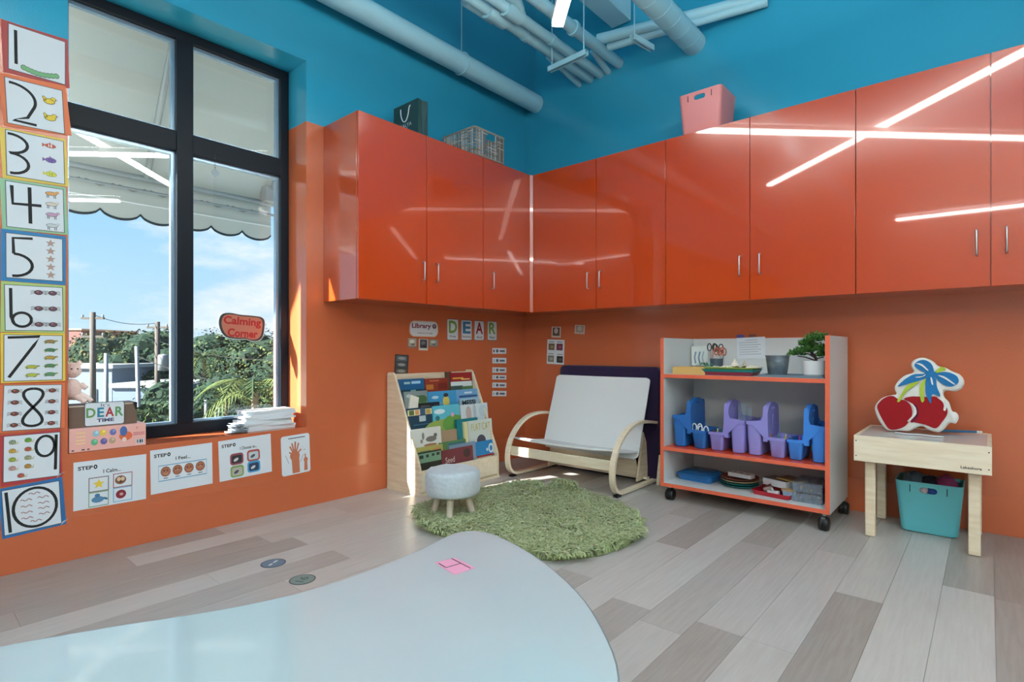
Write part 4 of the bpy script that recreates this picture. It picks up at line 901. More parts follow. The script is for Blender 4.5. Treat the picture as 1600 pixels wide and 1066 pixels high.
def gift_bag():
    x0, x1, y0, y1, h = .09, .385, -1.725, -1.63, .285; t = thing('gift_bag', 'dark green paper gift bag with white rope handle on cabinets', 'bag', ((x0+x1)/2, (y0+y1)/2, CT+.001)); w, d = (x1-x0)/2, (y1-y0)/2
    g = mat('dark_green_card', (38, 74, 76), .6)
    MB().box(-w, w, -d, -d+.002, 0, h).obj('front', g, t); MB().box(-w, w, d-.002, d, 0, h).obj('back', g, t); MB().box(-w, w, -d+.002, d-.002, 0, .002).obj('bottom', g, t)
    for s in (-1, 1): MB().hexa([(s*w-.001, -d+.002, 0), (s*w+.001, -d+.002, 0), (s*(w-.0)+.001, 0, 0), (s*w-.001, 0, 0), (s*w-.001, -d+.002, h), (s*w+.001, -d+.002, h), (s*(w-.012)+.001, 0, h), (s*(w-.012)-.001, 0, h)]).hexa([(s*w-.001, 0, 0), (s*w+.001, 0, 0), (s*w+.001, d-.002, 0), (s*w-.001, d-.002, 0), (s*(w-.012)-.001, 0, h), (s*(w-.012)+.001, 0, h), (s*w+.001, d-.002, h), (s*w-.001, d-.002, h)]).obj('gusset', g, t)
    smooth_angle(MB().tube(spline([(-.055, -d-.004, h-.035), (-.045, -d-.008, h-.09), (-.02, -d-.008, h-.135), (.012, -d-.008, h-.14), (.04, -d-.008, h-.10), (.052, -d-.008, h-.05), (.062, -d-.004, h-.03)], 5), .0042, 8).obj('rope_handle', M_PAPER, t))
    child(t, 'printed_name', put_text(MB(), 'GALYA', -.07, .075, h-.182, h-.155, 0, None, .01, fn=lambda a, b: (a, -d-.0012, b)), M_PAPER)
    child(t, 'printed_line', MB().add([(-.03, -d-.0012, h-.193), (.03, -d-.0012, h-.193), (.03, -d-.0012, h-.19), (-.03, -d-.0012, h-.19)], [(0, 1, 2, 3)]), M_PAPER)
gift_bag()
# ================================================================== WALL CARDS
def frac(o, w, h):                                    # draws in fractions of the white sheet
    class K: pass
    k = K(); k.u = lambda x: x*w; k.v = lambda y: y*h; return k
NUM = [  # outer colour, outer corners, inner corners
 ((168, 62, 62), [(2.7, 29), (107, 64.5), (107, 136), (3.6, 113)], [(14, 37), (102.5, 66.7), (100.7, 132.6), (11.6, 107.3)]),
 ((214, 110, 62), [(2, 113.5), (107, 136.5), (107, 211), (1, 196)], [(9.3, 120.7), (99.4, 143), (98, 209), (9, 192)]),
 ((218, 192, 84), [(1.7, 198.5), (105, 218.7), (105, 291.4), (1.4, 278)], [(9.3, 202.7), (100, 221.8), (99.7, 288), (9.3, 273.7)]),
 ((142, 188, 150), [(1.4, 278.5), (105, 293), (104, 367.5), (1.4, 357)], [(9.3, 282.6), (99.7, 296.8), (98.9, 363.7), (9.3, 354)]),
 ((36, 122, 178), [(1, 357.6), (103.4, 369.4), (102, 446.3), (1, 438)], [(9.3, 363.9), (98, 374), (97, 440), (8.8, 433.7)]),
 ((170, 196, 118), [(1, 438.7), (102, 447), (101.4, 520.7), (1, 519)], [(7.6, 444.6), (98, 450), (97.7, 517), (7, 516.5)]),
 ((226, 196, 66), [(1, 520), (102, 521), (101.4, 595), (1, 598.7)], [(6, 523.5), (97.7, 524.4), (96.6, 593.6), (5.6, 595.8)]),
 ((220, 112, 66), [(0, 602), (101.4, 597.9), (100.5, 668.8), (0, 676)], [(5, 602.6), (95.5, 601), (95, 668.5), (4, 673.9)]),
 ((178, 56, 62), [(0, 681), (96, 670), (95.5, 746), (0, 760.7)], [(4.8, 682.8), (93.6, 674.6), (92.7, 743.4), (5.3, 753.6)]),
 ((40, 108, 168), [(0, 761.6), (99, 747.3), (101.6, 816.8), (0, 846.3)], [(2.7, 766.6), (92.6, 751.8), (95.4, 816.8), (6.2, 838)])]
STROKES = {
 1: [[(.12, .9), (.13, .15)]],
 2: [arc(.08, .57, .42, .34, 92, -18, 14) + [(.35, .2), (.1, .09), (.5, .07)]],
 3: [arc(.06, .72, .3, .21, 95, -92, 12)+[(.12, .51)], arc(.08, .285, .29, .22, 92, -95, 12)],
 4: [[(.1, .92), (.11, .52), (.6, .55)], [(.4, .93), (.4, .12)]],
 5: [[(.46, .93), (.12, .9), (.13, .55)], [(.13, .55)]+arc(.13, .3, .32, .25, 88, -95, 12)],
 6: [[(.1, .93), (.1, .3), (.14, .18)], arc(.28, .24, .16, .155, 0, 360, 20)],
 7: [[(.06, .94), (.6, .97), (.5, .78), (.08, .08)]],
 8: [[(.5+.17*math.sin(t*2)*1.0, .5+.42*math.cos(t)) for t in [2*PI*i/40 for i in range(41)]]],
 9: [arc(.73, .71, .17, .23, 30, 390, 20), [(.93, .95), (.92, .15)]],
 10: [[(.07, .95), (.1, .04)], arc(.55, .5, .38, .44, 0, 360, 28)]}
def duck(mb, x, y, s, z):
    Y_, K = pm((226, 198, 60)), M_INK
    mb.ell(x, y, s*1.08, s*.66, z, K); mb.ell(x+.75*s, y+.6*s, s*.5, s*.48, z, K); mb.ell(x-.8*s, y+.45*s, s*.32, s*.62, z, K, rot=.5)
    mb.ell(x, y, s*.98, s*.56, z+.0004, Y_); mb.ell(x+.75*s, y+.6*s, s*.42, s*.4, z+.0004, Y_); mb.ell(x-.8*s, y+.45*s, s*.24, s*.52, z+.0004, Y_, rot=.5)
    mb.poly([(x+1.1*s, y+.7*s), (x+1.1*s, y+.45*s), (x+1.6*s, y+.6*s)], z+.0008, pm((90, 92, 96)))
def fish(mb, x, y, s, z, c, c2, tall=.5):
    mb.ell(x, y, s, s*tall, z, M_INK); mb.ell(x, y, s*.93, s*(tall-.06), z+.0004, pm(c)); mb.poly([(x-s*.8, y), (x-s*1.5, y+s*.45), (x-s*1.5, y-s*.45)], z+.0002, pm(c)); mb.ell(x+.15*s, y, s*.14, s*tall*.8, z+.0008, pm(c2)); mb.ell(x-.3*s, y, s*.1, s*tall*.7, z+.0008, pm(c2)); mb.ell(x+.62*s, y+.1*s, s*.07, s*.07, z+.001, M_INK)
    mb.poly([(x-.2*s, y+s*tall*.8), (x+.3*s, y+s*tall*.8), (x-.3*s, y+s*tall*1.7)], z+.0002, pm(c))
def animal(mb, x, y, s, z, c):
    mb.ell(x, y, s, s*.42, z, M_INK); mb.ell(x, y, s*.93, s*.35, z+.0004, pm(c)); mb.ell(x+s, y+.35*s, s*.35, s*.26, z+.0004, pm(c))
    for q in (-.7, -.45, .45, .7): mb.rect(x+q*s-.06*s, x+q*s+.06*s, y-.95*s, y-.2*s, z+.0002, pm((80, 78, 80)))
def star(mb, x, y, s, z, c):
    mb.poly([(x+s*(1 if i % 2 == 0 else .42)*math.cos(PI/2+PI*i/5), y+s*(1 if i % 2 == 0 else .42)*math.sin(PI/2+PI*i/5)) for i in range(10)], z, pm(c))
def bug(mb, x, y, s, z, c):
    for a in (-.5, -.2, .15, .45):
        for q in (-1, 1): mb.ribbon([(x, y), (x+q*s*1.3, y+a*s+.15*s), (x+q*s*1.8, y+a*s-.1*s)], s*.1, z, pm((90, 92, 96)))
    mb.ell(x, y, s, s*.72, z+.0004, M_INK); mb.ell(x, y, s*.85, s*.58, z+.0008, pm(c)); mb.ell(x-.2*s, y+.2*s, s*.25, s*.12, z+.001, pm((190, 150, 140)))
def turtle(mb, x, y, s, z, c):
    mb.ell(x+s*1.15, y+.2*s, s*.3, s*.2, z+.0002, pm((150, 158, 96)))
    for q in (-.75, .6): mb.ell(x+q*s, y-.32*s, s*.3, s*.14, z, pm((140, 150, 92)), rot=.4)
    mb.poly([(x-s*1.3, y-.1*s), (x-.7*s, y+.1*s), (x-.7*s, y-.25*s)], z, pm((140, 150, 92)))
    mb.ell(x, y+.05*s, s, s*.42, z+.0004, M_INK); mb.ell(x, y+.05*s, s*.92, s*.36, z+.0008, pm(c))
def snail(mb, x, y, s, z, c):
    mb.ell(x+.3*s, y-.5*s, s*1.15, s*.22, z, pm((190, 180, 140))); mb.ribbon([(x+1.1*s, y-.4*s), (x+1.5*s, y+.2*s)], s*.16, z, pm((190, 180, 140)))
    mb.ell(x, y, s*.85, s*.7, z+.0004, M_INK); mb.ell(x, y, s*.75, s*.6, z+.0008, pm(c)); mb.ribbon(arc(x, y, s*.4, s*.32, 0, 300, 10), s*.12, z+.0012, M_INK)
words = ['one', 'two', 'three', 'four', 'five', 'six', 'seven', 'eight', 'nine', 'ten']
desc = ['red card with numeral one and a green caterpillar', 'orange card with numeral two and two yellow ducks', 'yellow card with numeral three and three fish', 'green card with numeral four and four farm animals', 'blue card with numeral five and a column of starfish',
        'lime card with numeral six and six dark bugs', 'yellow card with numeral seven and green turtles', 'orange card with numeral eight and eight brown bugs', 'red card with numeral nine and nine coloured snails', 'blue card with numeral ten and ten pink worms']
for i, (col, outer, inner) in enumerate(NUM):
    o, w, h, th = plate('number_card', outer, ('x', 0), mat('card_%d' % i, col, .5), desc[i]+' on the wall', 'poster', 'number cards beside the window', th=.003+.0003*(i % 2))
    q, w2, h2, t2 = plate('sheet', inner, ('x', 0), M_PAPER, th=.0045)
    mw = q.matrix_world.copy(); bpy.context.view_layer.update(); q.parent = o; q.matrix_parent_inverse = Matrix(); q.matrix_basis = o.matrix_world.inverted() @ mw
    z = t2+.0004
    child(q, 'border_line', MB().ribbon([(0, 0), (w2, 0), (w2, h2), (0, h2)], .004, z-.0002, closed=True), mat('border_ink', (62, 74, 78), .6))
    mb = MB()
    for s in STROKES[i+1]: mb.ribbon([(a*w2, b*h2) for a, b in s], .0125 if i != 3 else .0145, z+.0004*len(mb.f) % .001)
    child(q, 'numeral', mb, M_INK)
    z += .0006; pics = []
    def pic(nm, f, *a):
        m_ = MB(); f(m_, *a); child(q, nm, m_)
    if i == 0:
        for k in range(9): pic('caterpillar_segment', lambda m_, k=k: (m_.ell(w2*(.26+.072*k), h2*(.12-.055*math.sin(k/8*PI)+.02*k/8), w2*.055, h2*.06, z, M_INK), m_.ell(w2*(.26+.072*k), h2*(.12-.055*math.sin(k/8*PI)+.02*k/8), w2*.047, h2*.05, z+.0004+.00002*k, pm((112, 170, 118)))))
    if i == 1:
        for y in (.68, .3): pic('duck_picture', duck, .75*w2, y*h2, .022, z)
    if i == 2: pic('fish_picture', fish, .76*w2, .83*h2, .022, z, (190, 88, 66), (226, 224, 220)); pic('fish_picture', fish, .76*w2, .5*h2, .022, z, (116, 92, 160), (90, 72, 140), .6); pic('fish_picture', fish, .76*w2, .18*h2, .022, z, (200, 200, 72), (150, 170, 60), .6)
    if i == 3:
        for y, c_ in ((.86, (214, 160, 96)), (.62, (206, 200, 188)), (.38, (186, 150, 180)), (.13, (190, 202, 206))): pic('animal_picture', animal, .78*w2, y*h2, .024, z, c_)
    if i == 4:
        for k in range(5): pic('starfish_picture', star, .78*w2, (.87-.185*k)*h2, .021, z, (170, 146, 136))
    if i == 5:
        for y in (.86, .5, .14):
            for x in (.57, .82): pic('bug_picture', bug, x*w2, y*h2, .017, z, (108, 74, 88))
    if i == 6:
        for x, y, c_ in ((.78, .86, (150, 120, 70)), (.78, .67, (72, 122, 84)), (.78, .5, (176, 150, 66)), (.78, .32, (82, 132, 84)), (.78, .13, (86, 140, 96)), (.46, .3, (170, 174, 60)), (.46, .12, (170, 180, 70))): pic('turtle_picture', turtle, x*w2, y*h2, .022, z, c_)
    if i == 7:
        for k in range(4):
            for x in (.19, .83): pic('bug_picture', bug, x*w2, (.87-.25*k)*h2, .015, z, (122, 62, 52))
    if i == 8:
        for (x, y), c_ in zip(((.15, .86), (.42, .88), (.15, .67), (.42, .68), (.15, .48), (.42, .49), (.15, .29), (.42, .3), (.3, .11)), ((150, 172, 146), (112, 176, 60), (206, 170, 70), (190, 96, 66), (160, 186, 66), (170, 176, 140), (206, 160, 156), (200, 150, 70), (196, 100, 84))): pic('snail_picture', snail, x*w2, y*h2, .016, z, c_)
    if i == 9:
        for x, y in ((.55, .82), (.4, .7), (.7, .7), (.4, .56), (.7, .57), (.4, .42), (.7, .45), (.4, .29), (.7, .32), (.55, .19)): pic('worm_picture', lambda m_, x=x, y=y: m_.ribbon([((x-.1+.2*k/10)*w2, (y+.018*math.sin(k*1.1))*h2) for k in range(11)], .004, z, pm((150, 110, 112))))
    if i in (8, 9):                                   # torn, curling corner tape
        cx_ = w*.985; child(o, 'torn_corner', MB().add([(cx_-.02, .0, .004), (cx_+.012, .028, .016), (cx_-.012, .02, .010)], [(0, 1, 2), (0, 2, 1)]), M_PAPER)
# ------------------------------------------------------------------ posters under the sill
def poster(label, corners, plane=('x', 0), radius=0, name='poster', mt=None, cat='poster', group=None):
    o, w, h, th = plate(name, corners, plane, mt or M_PAPER, label, cat, group, radius=radius); return o, w, h, th+.0004
def step(label, corners, sub):
    o, w, h, z = poster(label, corners, group='step posters under the window')
    child(o, 'heading_print', put_text(MB(), 'STEP', .055*w, .25*w, .82*h, .90*h, z, None, .03), M_INK)
    mb = MB(); mb.ell(.285*w, .862*h, .026*w, .046*h, z, M_INK); mb.ell(.285*w, .862*h, .009*w, .02*h, z+.0004, M_PAPER); child(o, 'number_dot', mb)
    child(o, 'subtitle_print', put_text(MB(), sub, .39*w, (.63 if 'Ch' not in sub else .72)*w, .705*h, .785*h, z, None, .02), M_INK)
    return o, w, h, z
o, w, h, z = step('white step poster with four coping pictures, below the toy box', [(115, 723), (228.7, 709.8), (227.6, 779.4), (114, 799.5)], 'I Calm...')
for x0, y0, c_, k in ((.2, .34, (96, 76, 84), 0), (.53, .36, (150, 70, 78), 1), (.2, .03, (104, 150, 92), 2), (.53, .05, (98, 168, 206), 3)):
    x1, y1 = x0+.26, y0+.29; child(o, 'picture_frame', MB().ribbon([(x0*w, y0*h), (x1*w, y0*h), (x1*w, y1*h), (x0*w, y1*h)], .0055, z, closed=True), pm(c_))
    cx_, cy_ = (x0+.13)*w, (y0+.15)*h; mb = MB()
    if k == 0: star(mb, cx_, cy_, .028, z, (226, 196, 66))
    elif k == 1: mb.ell(cx_-.01, cy_, .026, .024, z, pm((132, 84, 56))); mb.ell(cx_-.018, cy_+.005, .009, .011, z+.0006, pm((214, 190, 160))); mb.ell(cx_+.0, cy_+.005, .009, .011, z+.0006, pm((214, 190, 160))); mb.ell(cx_-.01, cy_-.01, .006, .005, z+.0008, pm((60, 40, 40)))
    elif k == 2: mb.ell(cx_-.004, cy_-.004, .028, .017, z, pm((82, 132, 168))); mb.ell(cx_-.006, cy_+.018, .012, .010, z+.0002, pm((70, 120, 156))); mb.ell(cx_+.03, cy_-.004, .012, .006, z+.0004, pm((60, 110, 146)), rot=-.5)
    else: mb.ell(cx_-.008, cy_, .024, .024, z, pm((130, 36, 52))); mb.ell(cx_-.006, cy_, .009, .008, z+.0006, pm((206, 160, 160)))
    child(o, 'picture', mb)
o, w, h, z = step('white step poster with a row of four brown faces', [(235, 704.5), (331, 691.6), (332, 755.5), (235, 773.5)], 'I Feel...')
child(o, 'picture_frame', MB().ribbon([(.12*w, .27*h), (.9*w, .27*h), (.9*w, .62*h), (.12*w, .62*h)], .006, z, closed=True), pm((112, 162, 196)))
for k in range(4):
    mb = MB(); cx_ = (.23+.187*k)*w; mb.ell(cx_, .475*h, .078*w, .115*h, z, pm((92, 50, 36))); mb.ell(cx_, .475*h, .07*w, .103*h, z+.0004, pm((168, 106, 78)))
    for s in (-1, 1): mb.ell(cx_+s*.026*w, .5*h, .01*w, .016*h, z+.0008, M_INK)
    mb.ribbon([(cx_+.032*w*math.cos(a), .45*h+(-1 if k % 2 else 1)*.03*h*math.sin(a)) for a in [PI+PI*j/8 for j in range(9)]], .003, z+.0008, pm((206, 170, 150))); child(o, 'face_picture', mb)
    child(o, 'caption_mark', MB().rect(cx_-.035*w, cx_+.035*w, .315*h, .33*h, z), M_INK)
o, w, h, z = step('white step poster with four rounded photos, below the papers', [(340.8, 689.8), (423, 678), (424, 736.6), (342.9, 753.7)], 'I Choose to...')
for x0, y0, c_, cc in ((.2, .35, (150, 72, 84), (44, 48, 56)), (.52, .37, (172, 76, 66), (186, 200, 206)), (.2, .04, (124, 160, 84), (176, 176, 166)), (.52, .08, (64, 152, 200), (40, 62, 92))):
    child(o, 'picture_frame', MB().poly([(a, b) for a, b in rrect(.25*w, .29*h, .018, 4, (x0+.125)*w, (y0+.145)*h)], z), pm(c_))
    child(o, 'picture', MB().poly([(a, b) for a, b in rrect(.19*w, .2*h, .01, 3, (x0+.125)*w, (y0+.14)*h)], z+.0004, pm(cc)).ell((x0+.11)*w, (y0+.13)*h, .05*w, .035*h, z+.0008, pm((206, 208, 206) if cc[0] < 100 else (70, 74, 80)), rot=.5))
o, w, h, z = poster('white poster of a raised brown hand, below the window corner', [(439.3, 683), (483.8, 676.3), (484, 735.7), (439.6, 746)], radius=.018)
skin = pm((186, 112, 80)); mb = MB(); mb.ell(.46*w, .47*h, .17*w, .13*h, z, skin); mb.poly([(.36*w, .03*h), (.62*w, .03*h), (.61*w, .45*h), (.34*w, .45*h)], z+.0002, skin)
for a, l in ((118, .36), (103, .43), (88, .46), (72, .42), (38, .34), (150, .3)):
    ca, sa = math.cos(math.radians(a)), math.sin(math.radians(a)); L = l*h*(.8 if a not in (38, 150) else .62); mb.ribbon([(.47*w+ca*.1*w, .5*h+sa*.04*h), (.47*w+ca*L, .5*h+sa*L*.9)], .052*w if a != 150 else .045*w, z+.0004+a*.000001, skin)
child(o, 'hand_picture', mb); mb = MB(); mb.ell(.84*w, .32*h, .075*w, .07*h, z, skin); mb.poly([(.77*w, .05*h), (.9*w, .05*h), (.89*w, .33*h), (.79*w, .33*h)], z+.0002, skin); mb.ribbon([(.83*w, .36*h), (.82*w, .48*h)], .04*w, z+.0004, skin); child(o, 'small_hand_picture', mb)
mb = MB(); mb.ribbon([(.13*w, .52*h), (.2*w, .4*h), (.24*w, .3*h)], .012*w, z); mb.ribbon([(.76*w, .47*h), (.68*w, .35*h), (.64*w, .28*h)], .012*w, z); mb.ribbon([(.72*w, .66*h), (.75*w, .665*h)], .01*w, z); mb.ribbon([(.76*w, .58*h), (.84*w, .59*h)], .012*w, z); child(o, 'motion_lines', mb, pm((120, 84, 66)))
child(o, 'heading_mark', MB().rect(.25*w, .84*w, .915*h, .935*h, z), M_INK)
# ------------------------------------------------------------------ library corner cards
o, w, h, z = poster('rounded white library sign above the book rack', [(639.4, 500.5), (684.3, 502.5), (684.3, 527.5), (639.4, 526)], radius=.05, name='wall_sign', cat='sign')
child(o, 'border_line', MB().ribbon(rrect(w-.004, h-.004, .05, 6, w/2, h/2), .007, z, closed=True), pm((206, 150, 100)))
child(o, 'title_print', put_text(MB(), 'Library', .08*w, .74*w, .45*h, .84*h, z, None, .03), pm((124, 28, 62)))
mb = MB(); mb.ell(.86*w, .68*h, .075*w, .15*h, z, pm((92, 72, 78))); mb.ribbon([(.82*w, .7*h), (.9*w, .7*h)], .005, z+.0005, pm((200, 180, 170))); mb.ribbon([(.86*w, .6*h), (.86*w, .78*h)], .004, z+.0005, pm((200, 180, 170))); child(o, 'emblem', mb)
child(o, 'caption_print', put_text(MB(), 'welcome to page', .26*w, .8*w, .17*h, .3*h, z, None, 0), M_INK)
for lab, c_, a, b in (('pale classroom photo under the library sign, leftmost', (176, 172, 158), (636.4, 528), (651.5, 544.5)), ('dark framed photo under the library sign, middle', (58, 62, 72), (654.4, 529.4), (668.3, 547.8)), ('brown framed photo under the library sign, rightmost', (150, 158, 150), (669.6, 530), (684.3, 543))):
    o, w, h, z = poster(lab, [a, (b[0], a[1]+.8), b, (a[0], b[1]-.3)], name='wall_photo', cat='photo', group='photos under the library sign', mt=pm((206, 200, 190)) if c_[0] < 100 else pm((150, 112, 92)))
    child(o, 'picture', MB().rect(.1*w, .9*w, .2*h, .95*h, z, pm(c_)).ell(.45*w, .65*h, .25*w, .18*h, z+.0005, pm(tuple(min(255, v+50) for v in c_))).ell(.55*w, .38*h, .22*w, .12*h, z+.0007, pm(tuple(int(v*.7) for v in c_))))
for ch, c_, sub, b in (('D', (112, 152, 66), 'Drop', (698.4, 498.5, 715.8, 531.8)), ('E', (44, 112, 158), 'Everything', (720.4, 500.2, 736.9, 532)), ('A', (132, 18, 38), 'And', (740.8, 501.2, 755.9, 532.3)), ('R', (112, 152, 66), 'Read', (761.5, 502, 775.9, 532.3))):
    o, w, h, z = poster('white letter card %s with %s letter above the rack' % (ch, {'D': 'first green', 'E': 'blue', 'A': 'dark red', 'R': 'last green'}[ch]), [(b[0], b[1]), (b[2], b[1]+.7), (b[2], b[3]), (b[0], b[3]-.5)], name='letter_card', cat='sign', group='letter cards above the rack', radius=.015)
    child(o, 'border_line', MB().ribbon(rrect(w-.002, h-.002, .015, 5, w/2, h/2), .004, z, closed=True), pm((60, 66, 66)))
    child(o, 'letter_print', put_text(MB(), ch, .14*w, .88*w, .33*h, .93*h, z+.0004, None, .03), pm(c_)); child(o, 'word_print', put_text(MB(), sub, (.22 if len(sub) < 6 else .1)*w, (.76 if len(sub) < 6 else .9)*w, .10*h, .23*h, z, None, .01), M_INK)
for k, (y0, y1) in enumerate(((544, 553), (559, 568), (574, 582.6), (586, 593.2), (597.7, 606), (610.8, 619.3))):
    o, w, h, z = poster('white instruction strip, %s from the top right of the rack' % ('first', 'second', 'third', 'fourth', 'fifth', 'sixth')[k], [(769.3, y0), (790.8, y0+.5), (790.8, y1), (769.3, y1)], name='instruction_strip', cat='sign', group='instruction strips beside the rack')
    child(o, 'number_print', put_text(MB(), str(k+1), .06*w, .14*w, .25*h, .7*h, z, None, .02 if k == 0 else 0), M_INK)
    child(o, 'word_mark', MB().rect(.5*w, .88*w, .32*h, .66*h, z, pm((90, 96, 110))).ell(.33*w, .5*h, .09*w, .3*h, z+.0004, pm((92, 86, 92))))
o, w, h, z = poster('dark photo collage card at the rack top corner', [(616.4, 553.5), (637.5, 555), (637.5, 587), (616.4, 586)], name='wall_photo', cat='photo', mt=pm((50, 48, 52)))
for k in range(3): child(o, 'picture', MB().rect(.1*w, .9*w, (.06+.31*k)*h, (.32+.31*k)*h, z, pm(((96, 92, 76), (70, 76, 80), (84, 98, 104))[k])).ell(.5*w, (.2+.31*k)*h, .28*w, .07*h, z+.0005, pm((150, 152, 150))))
# right wall
for lab, cs, c_ in (('small portrait photo on the wall above the bench, left', [(862, 510.5), (876.3, 511), (876.3, 527.8), (862.3, 527.5)], (86, 72, 62)), ('small tilted animal photo on the wall above the bench, right', [(899, 508), (914.7, 508), (913, 523), (897.5, 521)], (150, 146, 140))):
    o, w, h, z = poster(lab, cs, ('y', 0), name='wall_photo', cat='photo', mt=pm((206, 190, 178))); child(o, 'picture', MB().rect(.12*w, .9*w, .16*h, .92*h, z, pm(c_)).ell(.5*w, .62*h, .22*w, .26*h, z+.0005, pm((186, 176, 168))))
o, w, h, z = poster('white sheet with four captioned photos above the bench', [(854.8, 530.4), (882, 531.4), (881.5, 570), (855.3, 568.5)], ('y', 0), name='photo_sheet')
for x0, y0, c_ in ((.08, .57, (112, 92, 60)), (.55, .57, (104, 40, 62)), (.06, .08, (126, 128, 118)), (.58, .07, (44, 40, 36))):
    child(o, 'picture', MB().rect(x0*w, (x0+.36)*w, y0*h, (y0+.27)*h, z, pm(c_)).ell((x0+.2)*w, (y0+.13)*h, .1*w, .06*h, z+.0005, pm(tuple(min(255, v+40) for v in c_)))); child(o, 'caption_mark', MB().rect((x0+.02)*w, (x0+.33)*w, (y0+.32)*h, (y0+.35)*h, z), pm((110, 110, 112)))
# floor stickers
for lab, cpx, c_, num in (('blue round number sticker on the floor near the window', (427, 880.5), (92, 120, 142), '10'), ('green round number sticker on the floor by the table', (472.5, 906), (110, 134, 128), '16')):
    p = gz(*cpx); t = thing('floor_sticker', lab, 'sticker', (p.x, p.y, 0), math.radians(118), group='floor number stickers')
    MB().lathe([(.061, .0003), (.061, .0012)], n=28).obj('disc', mat('sticker_rim_%s' % num, tuple(int(v*.62) for v in c_), .4), t); MB().lathe([(.054, .0012), (.054, .0015)], n=28).obj('face', mat('sticker_%s' % num, c_, .4), t)
    if num == '10': child(t, 'number_print', MB().rect(-.035, -.008, -.006, .006, .0018, M_PAPER).rect(.004, .036, -.004, .008, .0018, M_PAPER))
    else: child(t, 'number_print', put_text(MB(), num, -.03, .03, -.022, .022, .0018, None, .02), mat('sticker_ink', (72, 92, 88), .5))
# ================================================================== THINGS ON THE WINDOW SILL AND GLASS
def box_thing(name, label, cat, x0, x1, y0, y1, z0, z1, mt, bevel=.002):
    t = thing(name, label, cat, ((x0+x1)/2, (y0+y1)/2, z0)); a, b = (x1-x0)/2, (y1-y0)/2
    MB().box(-a, a, -b, b, 0, z1-z0).obj('carton', mt, t, bevel=bevel); return t, a, b, z1-z0
ZS = WZ0+.001
t, a, b, h = box_thing('toy_carton', 'pink printed toy carton lying on the window sill', 'box', -.16, -.006, -3.722, -3.376, ZS, .684, mat('pink_carton', (232, 176, 166), .5))
def front(u0, u1, v0, v1): return u0, u1, v0, v1
def face(t, nm, f, mt=None): return child(t, nm, f, mt)
FX = lambda off: (lambda p: (a+off, -b+p[0]*2*b, p[1]*h))
def on_front(mb, off=.0012):                          # local XY fractions of the face -> x = a
    mb.v = [(a+off+v[2], -b+v[0]*2*b, v[1]*h) for v in mb.v]; return mb
for i, (u, v, c_) in enumerate(((.33, .72, (150, 190, 206)), (.42, .74, (226, 196, 84)), (.55, .72, (110, 118, 176)), (.31, .36, (96, 170, 130)), (.43, .36, (104, 96, 160)), (.54, .36, (180, 158, 130)))):
    child(t, 'toy_picture', on_front(MB().ell(u, v, .045, .14, 0, pm(c_), 12).ell(u+.01, v+.05, .02, .06, .0004, pm(tuple(min(255, q+30) for q in c_)), 10)))
child(t, 'child_picture', on_front(MB().ell(.72, .5, .09, .2, 0, pm((222, 106, 66))).ell(.69, .72, .05, .22, .0004, pm((70, 104, 160))).ell(.70, .35, .03, .1, .0008, pm((226, 206, 196)))))
for v in (.78, .62, .47, .33): child(t, 'caption_mark', on_front(MB().rect(.08, .2, v, v+.05, 0)), pm((240, 206, 150)))
child(t, 'barcode', on_front(MB().rect(.86, .97, .1, .3, 0, M_PAPER).rect(.872, .885, .13, .28, .0004, M_INK).rect(.895, .90, .13, .28, .0004, M_INK).rect(.91, .93, .13, .28, .0004, M_INK).rect(.94, .955, .13, .28, .0004, M_INK)))
for v in (.5, .58): child(t, 'caption_mark', on_front(MB().rect(.82, .98, v, v+.03, 0)), pm((190, 80, 92)))
child(t, 'logo_mark', on_front(MB().poly([(.86, .78), (.875, .86), (.888, .88), (.87, .78)], 0)), pm((190, 60, 62)))
for u0, u1 in ((.03, .06), (.15, .19), (.22, .25)): child(t, 'caption_mark', on_front(MB().rect(u0, u1, .06, .11, 0)), pm((60, 52, 56)))
t, a, b, h = box_thing('cardboard_box', 'brown cardboard box standing on the pink toy carton', 'box', -.19, -.04, -3.718, -3.41, .6855, .803, mat('brown_card', (112, 92, 78), .7))
child(t, 'black_corner', on_front(MB().poly([(.93, 1.0), (1.0, 1.0), (1.0, .66), (.975, .62)], 0)), M_BLACK)
child(t, 'tape_strip', on_front(MB().rect(.0, 1.0, .93, .99, 0)), pm((196, 186, 172)))
o, w, h2, th = plate('tent_sign', [(131, 629.5), (193.5, 627), (195, 661.5), (132.5, 667.5)], ('x', -.0365), M_PAPER, "white reading time sign leaning on the cardboard box", 'sign', radius=.012)
z = th+.0004
child(o, 'border_line', MB().ribbon(rrect(w-.002, h2-.002, .012, 5, w/2, h2/2), .0035, z, closed=True), pm((70, 84, 84)))
child(o, 'small_word', put_text(MB(), "It's", .4*w, .62*w, .80*h2, .95*h2, z, None, 0), pm((90, 92, 110)))
for ch, c_, x0, x1 in (('D', (96, 150, 88), .04, .27), ('E', (36, 128, 158), .31, .48), ('A', (168, 44, 52), .51, .73), ('R', (92, 152, 96), .76, .97)): child(o, 'letter_print', put_text(MB(), ch, x0*w, x1*w, .36*h2, .77*h2, z, None, .03), pm(c_))
child(o, 'word_print', put_text(MB(), 'TIME', .3*w, .73*w, .15*h2, .30*h2, z, None, .04), pm((60, 66, 104)))
